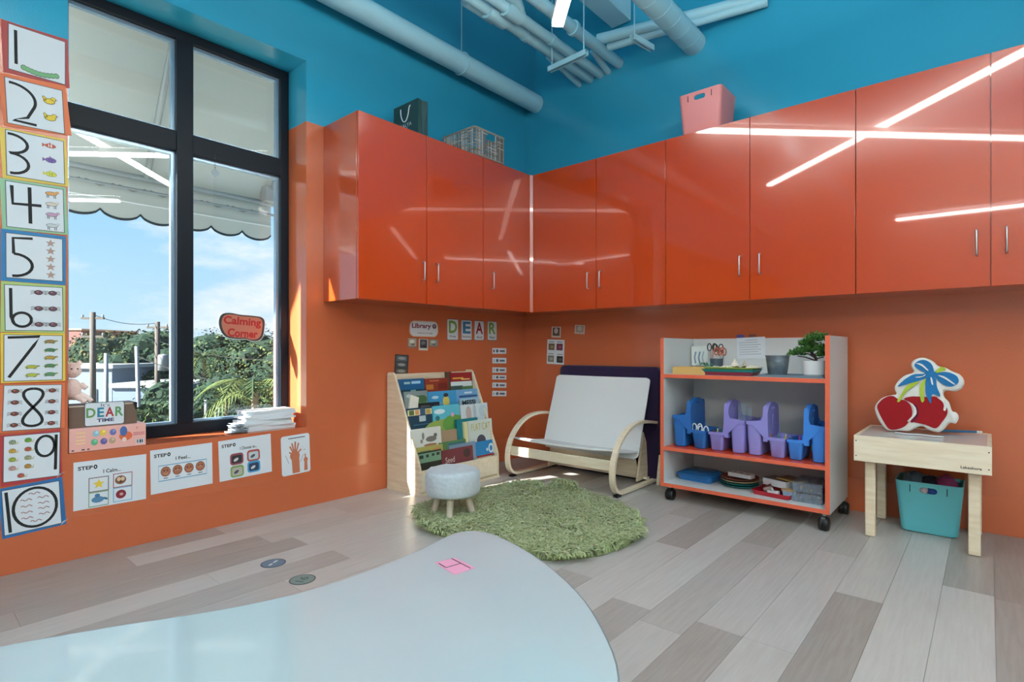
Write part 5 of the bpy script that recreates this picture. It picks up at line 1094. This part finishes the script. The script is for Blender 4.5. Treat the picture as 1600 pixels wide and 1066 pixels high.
def plush():
    t = thing('plush_toy', 'fluffy pale pink plush toy sitting on the cardboard box', 'toy', (-.12, -3.69, .804)); f = mat('pink_plush', (248, 224, 214), .95, sheen=.6, bump=(90, .8))
    def ball(nm, c, r, par=t):
        rings = []
        for i in range(1, 14):
            q = PI*i/14; row = []
            for j in range(22):
                d = Vector((math.sin(q)*math.cos(2*PI*j/22), math.sin(q)*math.sin(2*PI*j/22), -math.cos(q))); k = 1+.08*noise.noise(d*5+Vector(c)*30); row.append((c[0]+d.x*r[0]*k, c[1]+d.y*r[1]*k, c[2]+d.z*r[2]*k))
            rings.append(row)
        return smooth_angle(MB().rings(rings).obj(nm, f, par), 80)
    ball('body', (0, 0, .082), (.04, .042, .058)); hd = ball('head', (0, .004, .185), (.036, .038, .042))
    for s, y in ((0, .045), (1, .015)): smooth_angle(MB().tube([(.005, y-.01, .05), (.02+.02*s, y+.02, .03), (.03+.02*s, y+.035, .012)], [.018, .016, .013], 12).obj('leg', f, t), 80)
    smooth_angle(MB().tube([(.01, .035, .11), (.02, .06, .085)], [.016, .013], 10).obj('arm', f, t), 80)
    for s in (-1, 1): ball('ear', (0, .004+s*.028, .222), (.012, .013, .016), hd); smooth_angle(MB().lathe([(.001, 0), (.0045, .002), (.0045, .005), (.001, .007)], (.034, .006+s*.013, .19), 8).obj('eye', M_BLACK, hd))
plush()
rp = random.Random(21)
def papers(label, n, x0, x1, y0, y1, z, dz, spread):
    zz = z
    for k in range(n):
        dx, dy, rz = rp.uniform(-spread, spread)*.5, rp.uniform(-spread, spread), rp.uniform(-.07, .07); th = dz*rp.uniform(.7, 1.3); nm = 'paper_pad'
        m_ = thing(nm, label[k], 'paper', ((x0+x1)/2+dx, (y0+y1)/2+dy, zz), rz, group='stacked paper pads on the sill'); a_, b_ = (x1-x0)/2, (y1-y0)/2
        MB().box(-a_, a_, -b_, b_, .0003, th-.0008).obj('sheets', M_PAPER, m_); MB().box(-a_, a_, -b_, b_, th-.0008, th-.0001).obj('cover', mat('pad_cover_%d' % (k % 3), ((214, 222, 226), (198, 206, 212), (224, 226, 224))[k % 3], .6), m_); zz += th
    return zz
zt = papers(['bottom pad of the white paper stack on the sill'] + ['white paper pad %s up in the sill stack' % w_ for w_ in ('second', 'third', 'fourth', 'fifth', 'sixth', 'seventh', 'eighth')] + ['topmost pad of the white paper stack on the sill'], 9, -.205, -.045, -2.80, -2.47, ZS, .0148, .02)
for k in range(5):                                     # crumpled loose sheets at the stack's left
    t = thing('loose_sheet', '%s crumpled loose sheet left of the paper stack' % ('lowest', 'second', 'third', 'fourth', 'topmost')[k], 'paper', (-.09, -2.845+.012*(k % 3), ZS+.013*k), rp.uniform(-.4, .4), group='crumpled loose sheets on the sill')
    vs = []; n_ = 6
    for i in range(n_):
        for j in range(n_): vs.append(((i/(n_-1)-.5)*.10, (j/(n_-1)-.5)*(.13-.012*k), .006+.0055*noise.noise(Vector((i*.9, j*.9, k*3.1)))))
    MB().add(vs+[(x, y, q+.0012) for x, y, q in vs], [(i*n_+j, i*n_+j+1, (i+1)*n_+j+1, (i+1)*n_+j) for i in range(n_-1) for j in range(n_-1)]+[(n_*n_+i*n_+j, n_*n_+(i+1)*n_+j, n_*n_+(i+1)*n_+j+1, n_*n_+i*n_+j+1) for i in range(n_-1) for j in range(n_-1)]).obj('sheet', M_PAPER, t)
# sign on the glass
def calming():
    P = [(342, 505), (344, 495), (350, 490), (362, 489.5), (374, 492), (386, 493), (396, 494), (408, 496), (413, 502), (412.5, 515), (410, 526), (404, 532), (394, 533), (384, 530), (374, 530), (362, 529), (352, 526), (345, 517)]
    X = -.2935; Q = [lx(px, py, X) for px, py in P]; c = sum(Q, Vector())/len(Q)
    t = thing('window_sign', 'dark red calming corner sign stuck on the right pane', 'sign', c)
    def loop(s): return [(v.y, v.z) for v in spline([(q-c)*s for q in Q], 4, True)]
    def pr_(nm, s, x0, x1, mt): L = loop(s); L = L if sum(L[i-1][0]*p_[1]-p_[0]*L[i-1][1] for i, p_ in enumerate(L)) > 0 else L[::-1]; return MB().prism(L, lambda a_, b_, q: (q, a_, b_), x0, x1).obj(nm, mt, t)
    pr_('backing', 1.035, .0, .0015, M_PAPER); pr_('border', 1.0, .0015, .0028, mat('sign_dark_border', (44, 56, 58), .6)); pr_('face', .90, .0028, .0036, mat('sign_salmon', (178, 112, 92), .6))
    red = mat('sign_red', (164, 24, 30), .6); ca, sa = math.cos(-.05), math.sin(-.05)
    for body, y0, y1, z0, z1 in (('Calming', -.128, .125, -.004, .066), ('Corner', -.098, .105, -.074, -.016)):
        child(t, 'word_print', put_text(MB(), body, y0, y1, z0, z1, 0, None, .03, fn=lambda a_, b_: (.0042, a_*ca-b_*sa, a_*sa+b_*ca)), red)
calming()
def crystal():
    p = lx(336, 270, -.24); t = thing('hanging_crystal', 'clear crystal drop hanging on a thread in the window', 'ornament', p)
    for k in range(5): smooth_angle(MB().lathe([(.001, 0), (.006, .006), (.001, .012)], (0, 0, .028+k*.02), 8).obj('bead', CLEAR, t))
    MB().tube([(0, 0, .02), (0, 0, .14)], .0012, 5).obj('thread', M_INK, t)
    MB().lathe([(.001, -.028), (.020, -.012), (.026, .004), (.014, .018), (.001, .022)], n=8).obj('drop', CLEAR, t)
crystal()
# ================================================================== SHELF CONTENTS
def caddy(label, x0, x1, y0, y1, z, col, mir):
    t = thing('tool_caddy', label, 'caddy', ((x0+x1)/2, (y0+y1)/2, z), group='plastic tool caddies on the middle shelf'); W_ = (x1-x0)/2; D = (y1-y0)/2
    m = mat('plastic_%d_%d_%d' % col, col, .38)
    X = lambda v: v*W_*mir
    def tub(nm, u0, u1, hh, tap):
        a0, a1 = sorted((X(u0), X(u1))); cx_ = (a0+a1)/2; w_ = a1-a0; th = .004; rows = []
        for zz, ins, q in ((0, tap+.006, 0), (.006, tap, 0), (hh, 0, 0), (hh, th, 1), (.01, tap+th, 1)): rows.append([(p_[0], p_[1], zz) for p_ in rrect(w_-2*ins, 2*D-2*ins, .018, 4, cx_, 0)])
        return smooth_angle(MB().rings(rows).obj(nm, m, t), 40)
    tub('small_tub', .16, .98, .125, .012); tub('tall_tub', -.98, -.20, .222, .010)
    # rim strip that steps up from the low tub to the handle and down over the tall tub
    prof = [(.98, .112), (.98, .130), (.17, .134), (.13, .20), (.11, .315), (.07, .335), (-.07, .335), (-.11, .315), (-.14, .26), (-.22, .236), (-.98, .226), (-.98, .206), (-.62, .20), (-.30, .155), (.05, .112)]
    for y in (-D-.004, D+.001):
        pl = [(X(u), v) for u, v in prof]; pl = pl if mir > 0 else pl[::-1]
        smooth_angle(MB().prism(pl, lambda a_, b_, q: (a_, q, b_), y, y+.003).obj('side_skirt', m, t), 30)
    arch = [(-D-.001, .10)]+[(D*1.0*math.cos(q), .27+.085*math.sin(q)) for q in [PI-PI*i/16 for i in range(17)]]+[(D+.001, .10)]
    hole = rrect(.07, .022, .011, 4, 0, .315)
    n_ = 24
    w2 = X(.10)-X(-.10)
    o = MB().prism(arch[::-1], lambda a_, b_, q: (q, a_, b_), -.014, .014).obj('handle_wall', m, t)
    cut = MB().prism(hole, lambda a_, b_, q: (q, a_, b_), -.05, .05).obj('cutter'); cut.parent = t; bpy.context.view_layer.update(); boolean(o, cut); o.data.materials.clear(); o.data.materials.append(m); smooth_angle(o, 30)
    for s in (-1, 1): smooth_angle(MB().prism(rrect(.035, .10, .016, 5, 0, .22), lambda a_, b_, q: (q, a_, b_), s*.014, s*.016).obj('embossed_oval', m, t), 30)
    return t
BL, LV, NV = (52, 120, 206), (138, 132, 204), (56, 80, 130)
CY0, CY1, CZ = -.555, -.30, .396
caddy('deep blue tool caddy with scissors, leftmost on the shelf', 1.862, 2.112, CY0, CY1, CZ, (38, 104, 178), 1)
caddy('lavender tool caddy holding clear plastic bags', 2.128, 2.378, CY0, CY1, CZ, LV, -1)
caddy('lavender tool caddy beside the clear bags, third from left', 2.384, 2.63, CY0, CY1, CZ, (142, 138, 208), 1)
caddy('bright blue tool caddy at the right end of the shelf', 2.636, 2.864, CY0, CY1, CZ, (60, 132, 220), -1)
def scissors(label, p, cols, tall=.0, rot=0):
    t = thing('scissors', label, 'scissors', p, rot)
    for s in (-1, 1):
        smooth_angle(MB().tube([(s*.019+.015*math.cos(q), 0, .055+tall+.027*math.sin(q)) for q in [2*PI*i/18 for i in range(18)]], .0042, 7, closed=True).obj('finger_loop', pm(cols, .35), t))
        MB().hexa([(s*.002-.004, -.001, -.03), (s*.002+.004, -.001, -.03), (s*.002+.004, .001, -.03), (s*.002-.004, .001, -.03), (s*.010-.004, -.001, .036+tall), (s*.010+.004, -.001, .036+tall), (s*.010+.004, .001, .036+tall), (s*.010-.004, .001, .036+tall)]).obj('blade', M_STEEL, t)
for i, (x, c_) in enumerate(((2.03, (226, 226, 224)), (2.075, (222, 224, 226)))): scissors('white handled scissors in the deep blue caddy, %s pair' % ('left', 'right')[i], (x, -.51, CZ+.075+.014*(1-i)), c_, 0, .3)
def marker(label, p, d, c_, l=.10, r=.006, cat='marker'):
    p, d = Vector(p), Vector(d).normalized(); o = MB().tube([p, p+d*l], r, 9).obj('marker', pm(c_, .4)); smooth_angle(o); tag(o, label, cat, 'markers in the caddies'); smooth_angle(MB().tube([p+d*l, p+d*(l+.02)], r*.85, 9).obj('cap', pm(tuple(min(255, v+20) for v in c_), .4), o)); return o
for k, (c_, n_) in enumerate((((40, 46, 58), 'black'), ((176, 182, 120), 'pale green'), ((40, 120, 96), 'teal'))): marker('%s marker in the low tub of the first lavender caddy' % n_, (2.15+.02*k, -.50, CZ+.03), (.08*(k-1), .1, 1), c_)
for k, (c_, n_) in enumerate((((120, 60, 40), 'brown'), ((60, 120, 110), 'green'), ((170, 170, 70), 'yellow'))): marker('%s marker in the low tub of the second lavender caddy' % n_, (2.535+.028*k, -.5+.02*k, CZ+.03), (.1*(k-1), .2, 1), c_)
for k, (c_, n_) in enumerate((((30, 60, 120), 'navy'), ((210, 60, 130), 'pink'), ((40, 70, 150), 'royal blue'))): marker('%s marker in the low tub of the bright blue caddy' % n_, (2.665+.028*k, -.50+.02*k, CZ+.03), (.12*(k-1), .1, 1), c_)
def bag(label, x, y, z, w_, h_, rz):
    t = thing('plastic_bag', label, 'bag', (x, y, z), rz, group='clear bags in the lavender caddy'); rows = []
    for i in range(7):
        s = i/6; row = []
        for j in range(14): q = 2*PI*j/14; k = 1+.12*noise.noise(Vector((math.cos(q)*2, math.sin(q)*2, s*4+x*9))); row.append((w_*math.cos(q)*k*(1-.15*s), .018*math.sin(q)*k*(1-.6*s)+.004, h_*s))
        rows.append(row)
    smooth_angle(MB().rings(rows).obj('film', CLEAR, t), 80)
bag('clear plastic bag standing in the lavender caddy, left', 2.315, -.42, CZ+.03, .032, .30, .3); bag('clear plastic bag standing in the lavender caddy, right', 2.355, -.40, CZ+.03, .022, .27, -.2)
# bottom shelf
BZ = SZ0+.026+.001
def lidbox():
    t = thing('lidded_box', 'flat translucent blue lidded box on the bottom shelf', 'box', (1.985, -.33, BZ), -.08); m = mat('blue_plastic_lid', (22, 92, 152), .25)
    rows = lambda d: [[(a_, b_, zz) for a_, b_ in rrect(.27-i_, .25-i_, .03, 5)] for zz, i_ in d]
    smooth_angle(MB().rings(rows(((0, .02), (.03, .004), (.034, 0)))).obj('base', mat('blue_plastic_base', (32, 108, 176), .3), t), 40); smooth_angle(MB().rings(rows(((.034, -.01), (.046, -.01), (.052, .0), (.062, .05), (.066, .06)))).obj('lid', m, t), 40)
lidbox()
def plates():
    zz = BZ
    for k, (c_, n_, r) in enumerate((((22, 118, 118), 'teal', .128), ((34, 128, 122), 'upper teal', .126), ((206, 190, 150), 'cream', .13), ((112, 58, 46), 'brown', .128))):
        t = thing('round_plate', '%s round plate in the stack on the bottom shelf' % n_, 'plate', (2.275, -.35, zz), group='stacked round plates'); smooth_angle(MB().lathe([(.09, 0), (.1, .003), (r, .016), (r, .019), (.1, .007), (.09, .005)], n=30).obj('dish', pm(c_, .4), t), 40); zz += .016
    t = thing('small_case', 'small white patterned case on top of the plate stack', 'box', (2.29, -.36, zz+.004), -.15); smooth_angle(MB().rings([[(a_, b_, q) for a_, b_ in rrect(.17, .085, .015, 4)] for q in (0, .026)]).obj('case', pm((206, 212, 214), .4), t), 40)
    for x in (-.045, 0, .045): MB().lathe([(.014, .0262), (.014, .027)], (x, 0, 0), 12).obj('window', pm((120, 136, 142), .3), t)
plates()
def tray(name, label, c, w_, d_, h_, col, rot=0):
    t = thing(name, label, 'tray', c, rot); rows = [[(a_, b_, zz) for a_, b_ in rrect(w_-i_, d_-i_, .02, 5)] for zz, i_ in ((0, .02), (.003, .016), (h_-.003, .002), (h_, 0), (h_, .008), (h_-.002, .01), (.004, .024))]
    smooth_angle(MB().rings(rows).obj('dish', pm(col, .35), t), 40); return t
tray('serving_tray', 'red tray with odds and ends on the bottom shelf', (2.545, -.43, BZ), .25, .23, .03, (178, 24, 44), -.12)
t = thing('storage_carton', 'white edged grey box lying in the red tray', 'box', (2.555, -.40, BZ+.055), -.35); MB().box(-.085, .085, -.06, .06, 0, .045).obj('carton', pm((214, 218, 222)), t, bevel=.002); MB().box(-.084, .084, -.059, .059, .045, .047).obj('lid', pm((92, 86, 80)), t)
t = thing('metal_ring_clip', 'shiny metal cup lying at the left of the red tray', 'cup', (2.485, -.50, BZ+.032), .3, rot=(0, 1.2, .2)); smooth_angle(MB().lathe([(.025, 0), (.032, .05), (.034, .052), (.030, .05), (.023, .004)], n=20).obj('cup', M_STEEL, t), 40)
t = thing('small_carton', 'small white carton leaning on the tray front', 'box', (2.545, -.512, BZ+.006), -.1); MB().box(-.035, .035, -.015, .015, 0, .035).obj('carton', pm((206, 212, 218)), t, bevel=.002)
t = thing('yellow_notebook', 'yellow edged notebook on top of the grey box', 'notebook', (2.63, -.40, BZ+.104), -.45); MB().box(-.075, .075, -.055, .055, 0, .006).obj('pages', pm((214, 182, 86)), t); MB().box(-.076, .076, -.056, .056, .006, .011).obj('cover', pm((104, 90, 62)), t)
t = thing('food_tub', 'clear blue tub with tan lid at the tray right', 'tub', (2.635, -.49, BZ+.006), -.1); smooth_angle(MB().rings([[(a_, b_, q) for a_, b_ in rrect(.075-i_, .06-i_, .012, 4)] for q, i_ in ((0, .012), (.045, 0))]).obj('tub', pm((150, 178, 206), .3), t), 40); MB().box(-.04, .04, -.033, .033, .045, .055).obj('lid', pm((190, 160, 110)), t, bevel=.004)
def organizer():
    t = thing('bead_organizer', 'clear two layer bead organizer on the bottom shelf', 'box', (2.752, -.42, BZ)); w_, d_ = .085, .115; h_ = .122; th = .003
    for z0 in (0, .062):
        MB().box(-w_, w_, -d_, d_, z0, z0+th).obj('tray_floor', CLEAR, t)
        for x in (-w_, -w_/3-.001, w_/3-.001, w_-th): MB().box(x, x+th, -d_, d_, z0+th, z0+.058).obj('divider', CLEAR, t)
        for y in (-d_, d_-th): MB().box(-w_+th, w_-th, y, y+th, z0+th, z0+.058).obj('long_wall', CLEAR, t)
    MB().box(-w_-.003, w_+.003, -d_-.003, d_+.003, h_, h_+.006).obj('lid', CLEAR, t)
    rb = random.Random(5)
    for k in range(18):
        c_ = rb.choice(((206, 120, 150), (60, 130, 190), (214, 180, 70), (60, 140, 110), (190, 190, 196), (150, 80, 160))); r = rb.uniform(.006, .01); cell = k % 3; z0 = .062 if k % 2 else 0
        smooth_angle(MB().lathe([(.001, -r), (r*.8, -r*.6), (r, 0), (r*.8, r*.6), (.001, r)], (-w_+.03+cell*.056+rb.uniform(-.015, .015), -d_+.018+rb.uniform(0, .09), z0+th+r+rb.choice((0, .012))), 8).obj('bead', pm(c_, .3), t))
organizer()
t = thing('blue_folder', 'dark blue folder standing at the right end of the bottom shelf', 'folder', (2.858, -.38, BZ)); MB().box(-.009, -.006, -.13, .13, 0, .225).box(.006, .009, -.13, .13, 0, .225).box(-.009, .009, -.133, -.13, 0, .225).obj('cover', pm((24, 70, 130), .4), t); MB().box(-.006, .006, -.129, .125, .003, .22).obj('pages', PAGES, t)
# top shelf
TZ = .924
t = thing('wooden_tray_box', 'open pale wooden box at left on the top shelf', 'box', (1.995, -.50, TZ)); w_, d_, h_ = .12, .08, .052; wd = mat('honey_wood', (206, 166, 98), .5)
for b_ in ((-w_, w_, -d_, -d_+.008, 0, h_), (-w_, w_, d_-.008, d_, 0, h_), (-w_, -w_+.008, -d_+.008, d_-.008, 0, h_), (w_-.008, w_, -d_+.008, d_-.008, 0, h_)): MB().box(*b_).obj('side', wd, t)
MB().box(-w_+.008, w_-.008, -d_+.008, d_-.008, 0, .006).obj('bottom', wd, t)
tray('stacking_tray', 'dark red tray under the teal tray on the top shelf', (2.26, -.47, TZ), .33, .22, .022, (134, 24, 50), .02)
tray('stacking_tray', 'teal tray stacked on the dark red tray', (2.26, -.47, TZ+.0225), .35, .235, .02, (16, 122, 118), .02)
tray('stacking_tray', 'lime tray topmost of the tray stack', (2.265, -.465, TZ+.043), .345, .235, .012, (178, 196, 96), .03)
SHELLC = [(206, 196, 178), (220, 212, 200), (190, 178, 160)]
def shell(label, p, s, kind, seed):
    t = thing('sea_shell', label, 'shell', p, seed*1.3, group='sea shells on the trays'); m = mat('shell_%d' % (seed % 3), SHELLC[seed % 3], .45, bump=(60, .4))
    if kind == 'spiral': smooth_angle(MB().lathe([(.001, 0), (.6*s, .15*s), (s, .5*s), (.75*s, .75*s), (.8*s, .9*s), (.5*s, 1.2*s), (.52*s, 1.3*s), (.28*s, 1.6*s), (.28*s, 1.7*s), (.02*s, 2.3*s)], n=16).obj('shell', m, t), 60)
    elif kind == 'scallop':
        rows = []
        for i in range(8):
            q = i/7; row = []
            for j in range(20): a_ = PI*(j/19)*.9+PI*.05; r = s*(.1+q*1.1)*(1+.05*math.cos(a_*18)); row.append((r*math.cos(a_), r*math.sin(a_)*.9, .001+s*.42*math.sin(PI*min(1, q*.9+.06))))
            rows.append(row)
        vs = [p_ for r_ in rows for p_ in r_]; fs = [(i*20+j, i*20+j+1, (i+1)*20+j+1, (i+1)*20+j) for i in range(7) for j in range(19)]; o_ = MB().add(vs, fs).obj('shell', m, t); so = o_.modifiers.new('thick', 'SOLIDIFY'); so.thickness = .003; smooth_angle(o_, 60)
    else:
        for k in range(5): a_ = 2*PI*k/5; MB().tube([(0, 0, .008), (s*.6*math.cos(a_), s*.6*math.sin(a_), .009), (s*1.2*math.cos(a_), s*1.2*math.sin(a_), .006)], [s*.3, s*.2, s*.06], 8).obj('arm', m, t, smooth=True)
sh = TZ+.0485
shell('starfish lying on the lime tray', (2.235, -.50, sh), .035, 'star', 1); shell('tall spiral shell upright on the lime tray', (2.345, -.46, sh), .024, 'spiral', 2); shell('ribbed fan shell at the right of the lime tray', (2.41, -.50, sh), .045, 'scallop', 3); shell('cream conch shell mid lime tray', (2.285, -.48, sh), .03, 'spiral', 4); shell('flat fan shell front of the lime tray', (2.345, -.545, sh), .04, 'scallop', 5); shell('small starfish at left of the lime tray', (2.17, -.53, sh), .026, 'star', 6)
leafm = mat('felt_leaf', (84, 122, 92), .8)
t = thing('felt_leaves', 'grey green felt leaves by the wooden box on the top shelf', 'craft', (2.06, -.42, TZ+.053))
for k in range(7): a_ = k*.9; MB().add([(0, 0, 0), (.035*math.cos(a_)-.012*math.sin(a_), .035*math.sin(a_)+.012*math.cos(a_), .018+.003*k), (.08*math.cos(a_), .08*math.sin(a_), .006), (.035*math.cos(a_)+.012*math.sin(a_), .035*math.sin(a_)-.012*math.cos(a_), .018+.003*k), (.035*math.cos(a_), .035*math.sin(a_), .012+.003*k)], [(0, 1, 4), (1, 2, 4), (2, 3, 4), (3, 0, 4)]).obj('leaf', leafm if k % 2 else mat('felt_mint', (120, 176, 166), .8), t)
t = thing('pencil_cup', 'dark cup holding scissors on the top shelf', 'cup', (2.075, -.26, TZ)); smooth_angle(MB().lathe([(.04, 0), (.046, .11), (.043, .11), (.037, .006)], n=22).obj('cup', pm((70, 84, 96), .5), t), 40)
for k, (x, y, c_, n_, dz) in enumerate(((2.045, -.27, (44, 44, 48), 'black', .08), (2.085, -.25, (54, 50, 52), 'charcoal', .075), (2.10, -.275, (214, 92, 44), 'orange', .05), (2.115, -.255, (128, 70, 62), 'brown', .045))): scissors('%s handled scissors in the dark cup' % n_, (x, y, TZ+.06), c_, dz, .3*k)
o, w, h2, th = plate('craft_print', [(1081, 541), (1107, 540), (1106, 571), (1080, 571)], ('y', -.16), pm((206, 212, 208)), 'pale painted card leaning at the left of the top shelf', 'card')
for x, c_ in ((.25, (110, 138, 160)), (.5, (96, 128, 150)), (.72, (150, 170, 180))): child(o, 'painted_stroke', MB().ribbon([(x*w, .1*h2), ((x-.06)*w, .4*h2), ((x+.03)*w, .7*h2)], .012, th+.0005), pm(c_))
o, w, h2, th = plate('taped_notice', [(1151.5, 528.5), (1196, 526), (1196, 560), (1152, 561)], ('y', SY1-.0125), mat('notice_paper', (214, 224, 232), .7), 'printed notice sheet taped inside the shelf back', 'notice')
for k in range(7): child(o, 'text_line', MB().rect((.3 if k == 0 else .08)*w, (.75 if k == 0 else .85-.1*(k % 2))*w, (.86-.11*k)*h2, (.88-.11*k)*h2, th+.0004), pm((140, 148, 158)))
def bucket():
    t = thing('galvanised_bucket', 'grey galvanised metal bucket on the top shelf', 'bucket', (2.545, -.42, TZ+.0155)); m = mat('galvanised_zinc', (146, 160, 168), .38, .75, var=(18, (122, 138, 148)))
    smooth_angle(MB().lathe([(.055, 0), (.058, .004), (.073, .125), (.077, .128), (.077, .133), (.072, .134), (.056, .008)], n=30).obj('pail', m, t), 40)
    for z in (.095, .105): smooth_angle(MB().tube([((.058+.015*z/.125+.001)*math.cos(q), (.058+.015*z/.125+.001)*math.sin(q), z) for q in [2*PI*i/30 for i in range(30)]], .0015, 5, closed=True).obj('ridge', m, t))
bucket()
tray('serving_tray', 'grey blue tray under the bucket and plant', (2.66, -.45, TZ), .40, .26, .014, (126, 142, 156), 0)
t0 = bpy.data.objects.get('galvanised_bucket'); t0.location.z = TZ+.005
def bonsai():
    c = (2.765, -.43, TZ+.005); t = thing('potted_bonsai', 'artificial bonsai tree in a white pot on the top shelf', 'plant', c); rb = random.Random(9)
    smooth_angle(MB().lathe([(.052, 0), (.054, .004), (.062, .012), (.064, .10), (.061, .10), (.058, .02)], n=28).obj('pot', mat('white_ceramic', (228, 230, 230), .3), t), 40)
    smooth_angle(MB().lathe([(.06, .088), (.058, .089)], n=20).obj('soil', pm((150, 150, 150), .9), t))
    bark = mat('bonsai_bark', (66, 50, 42), .9); tr = smooth_angle(MB().tube(spline([(.015, 0, .085), (.01, 0, .12), (-.012, 0, .15), (0, 0, .185), (.012, 0, .22)], 4), .009, 8).obj('trunk', bark, t), 60)
    cl = [(-.092, -.01, .135, .058), (-.048, -.02, .155, .052), (-.038, 0, .20, .052), (.005, .005, .235, .06), (.045, 0, .225, .058), (.05, -.01, .165, .05), (.058, 0, .13, .04), (-.02, .01, .17, .04)]
    G_ = [mat('needle_dark', (38, 84, 34), .7), mat('needle_mid', (62, 112, 44), .7), mat('needle_light', (96, 146, 66), .7)]
    for x, y, z, r in cl:
        smooth_angle(MB().tube([(0, 0, min(z, .2)-.03), (x*.5, y, z-.012), (x, y, z-.006)], [.005, .004, .003], 6).obj('branch', bark, tr)); mb = MB()
        for _ in range(330):
            d = Vector((rb.gauss(0, 1), rb.gauss(0, 1), abs(rb.gauss(0, .8)))).normalized(); p = Vector((x, y, z))+Vector((d.x*r, d.y*r, d.z*r*.85))*rb.uniform(.3, 1); u = d.orthogonal().normalized()*.0055; e = d*rb.uniform(.010, .017)+Vector((0, 0, .004))
            mb.add([p-u, p+u, p+e], [(0, 1, 2)], rb.choice(G_))
        mb.obj('needle_tuft', None, t)
bonsai()
for p_, lab, c_ in (((1157, 525), 'purple sticker peeking above the shelf back, left', (90, 84, 150)), ((1176, 524.5), 'brown sticker peeking above the shelf back, right', (120, 70, 60))):
    o, w, h2, th = plate('wall_sticker', [(p_[0]-6, p_[1]-2), (p_[0]+6, p_[1]-2), (p_[0]+6, p_[1]+4), (p_[0]-6, p_[1]+4)], ('y', 0), pm(c_), lab, 'sticker', radius=.01)
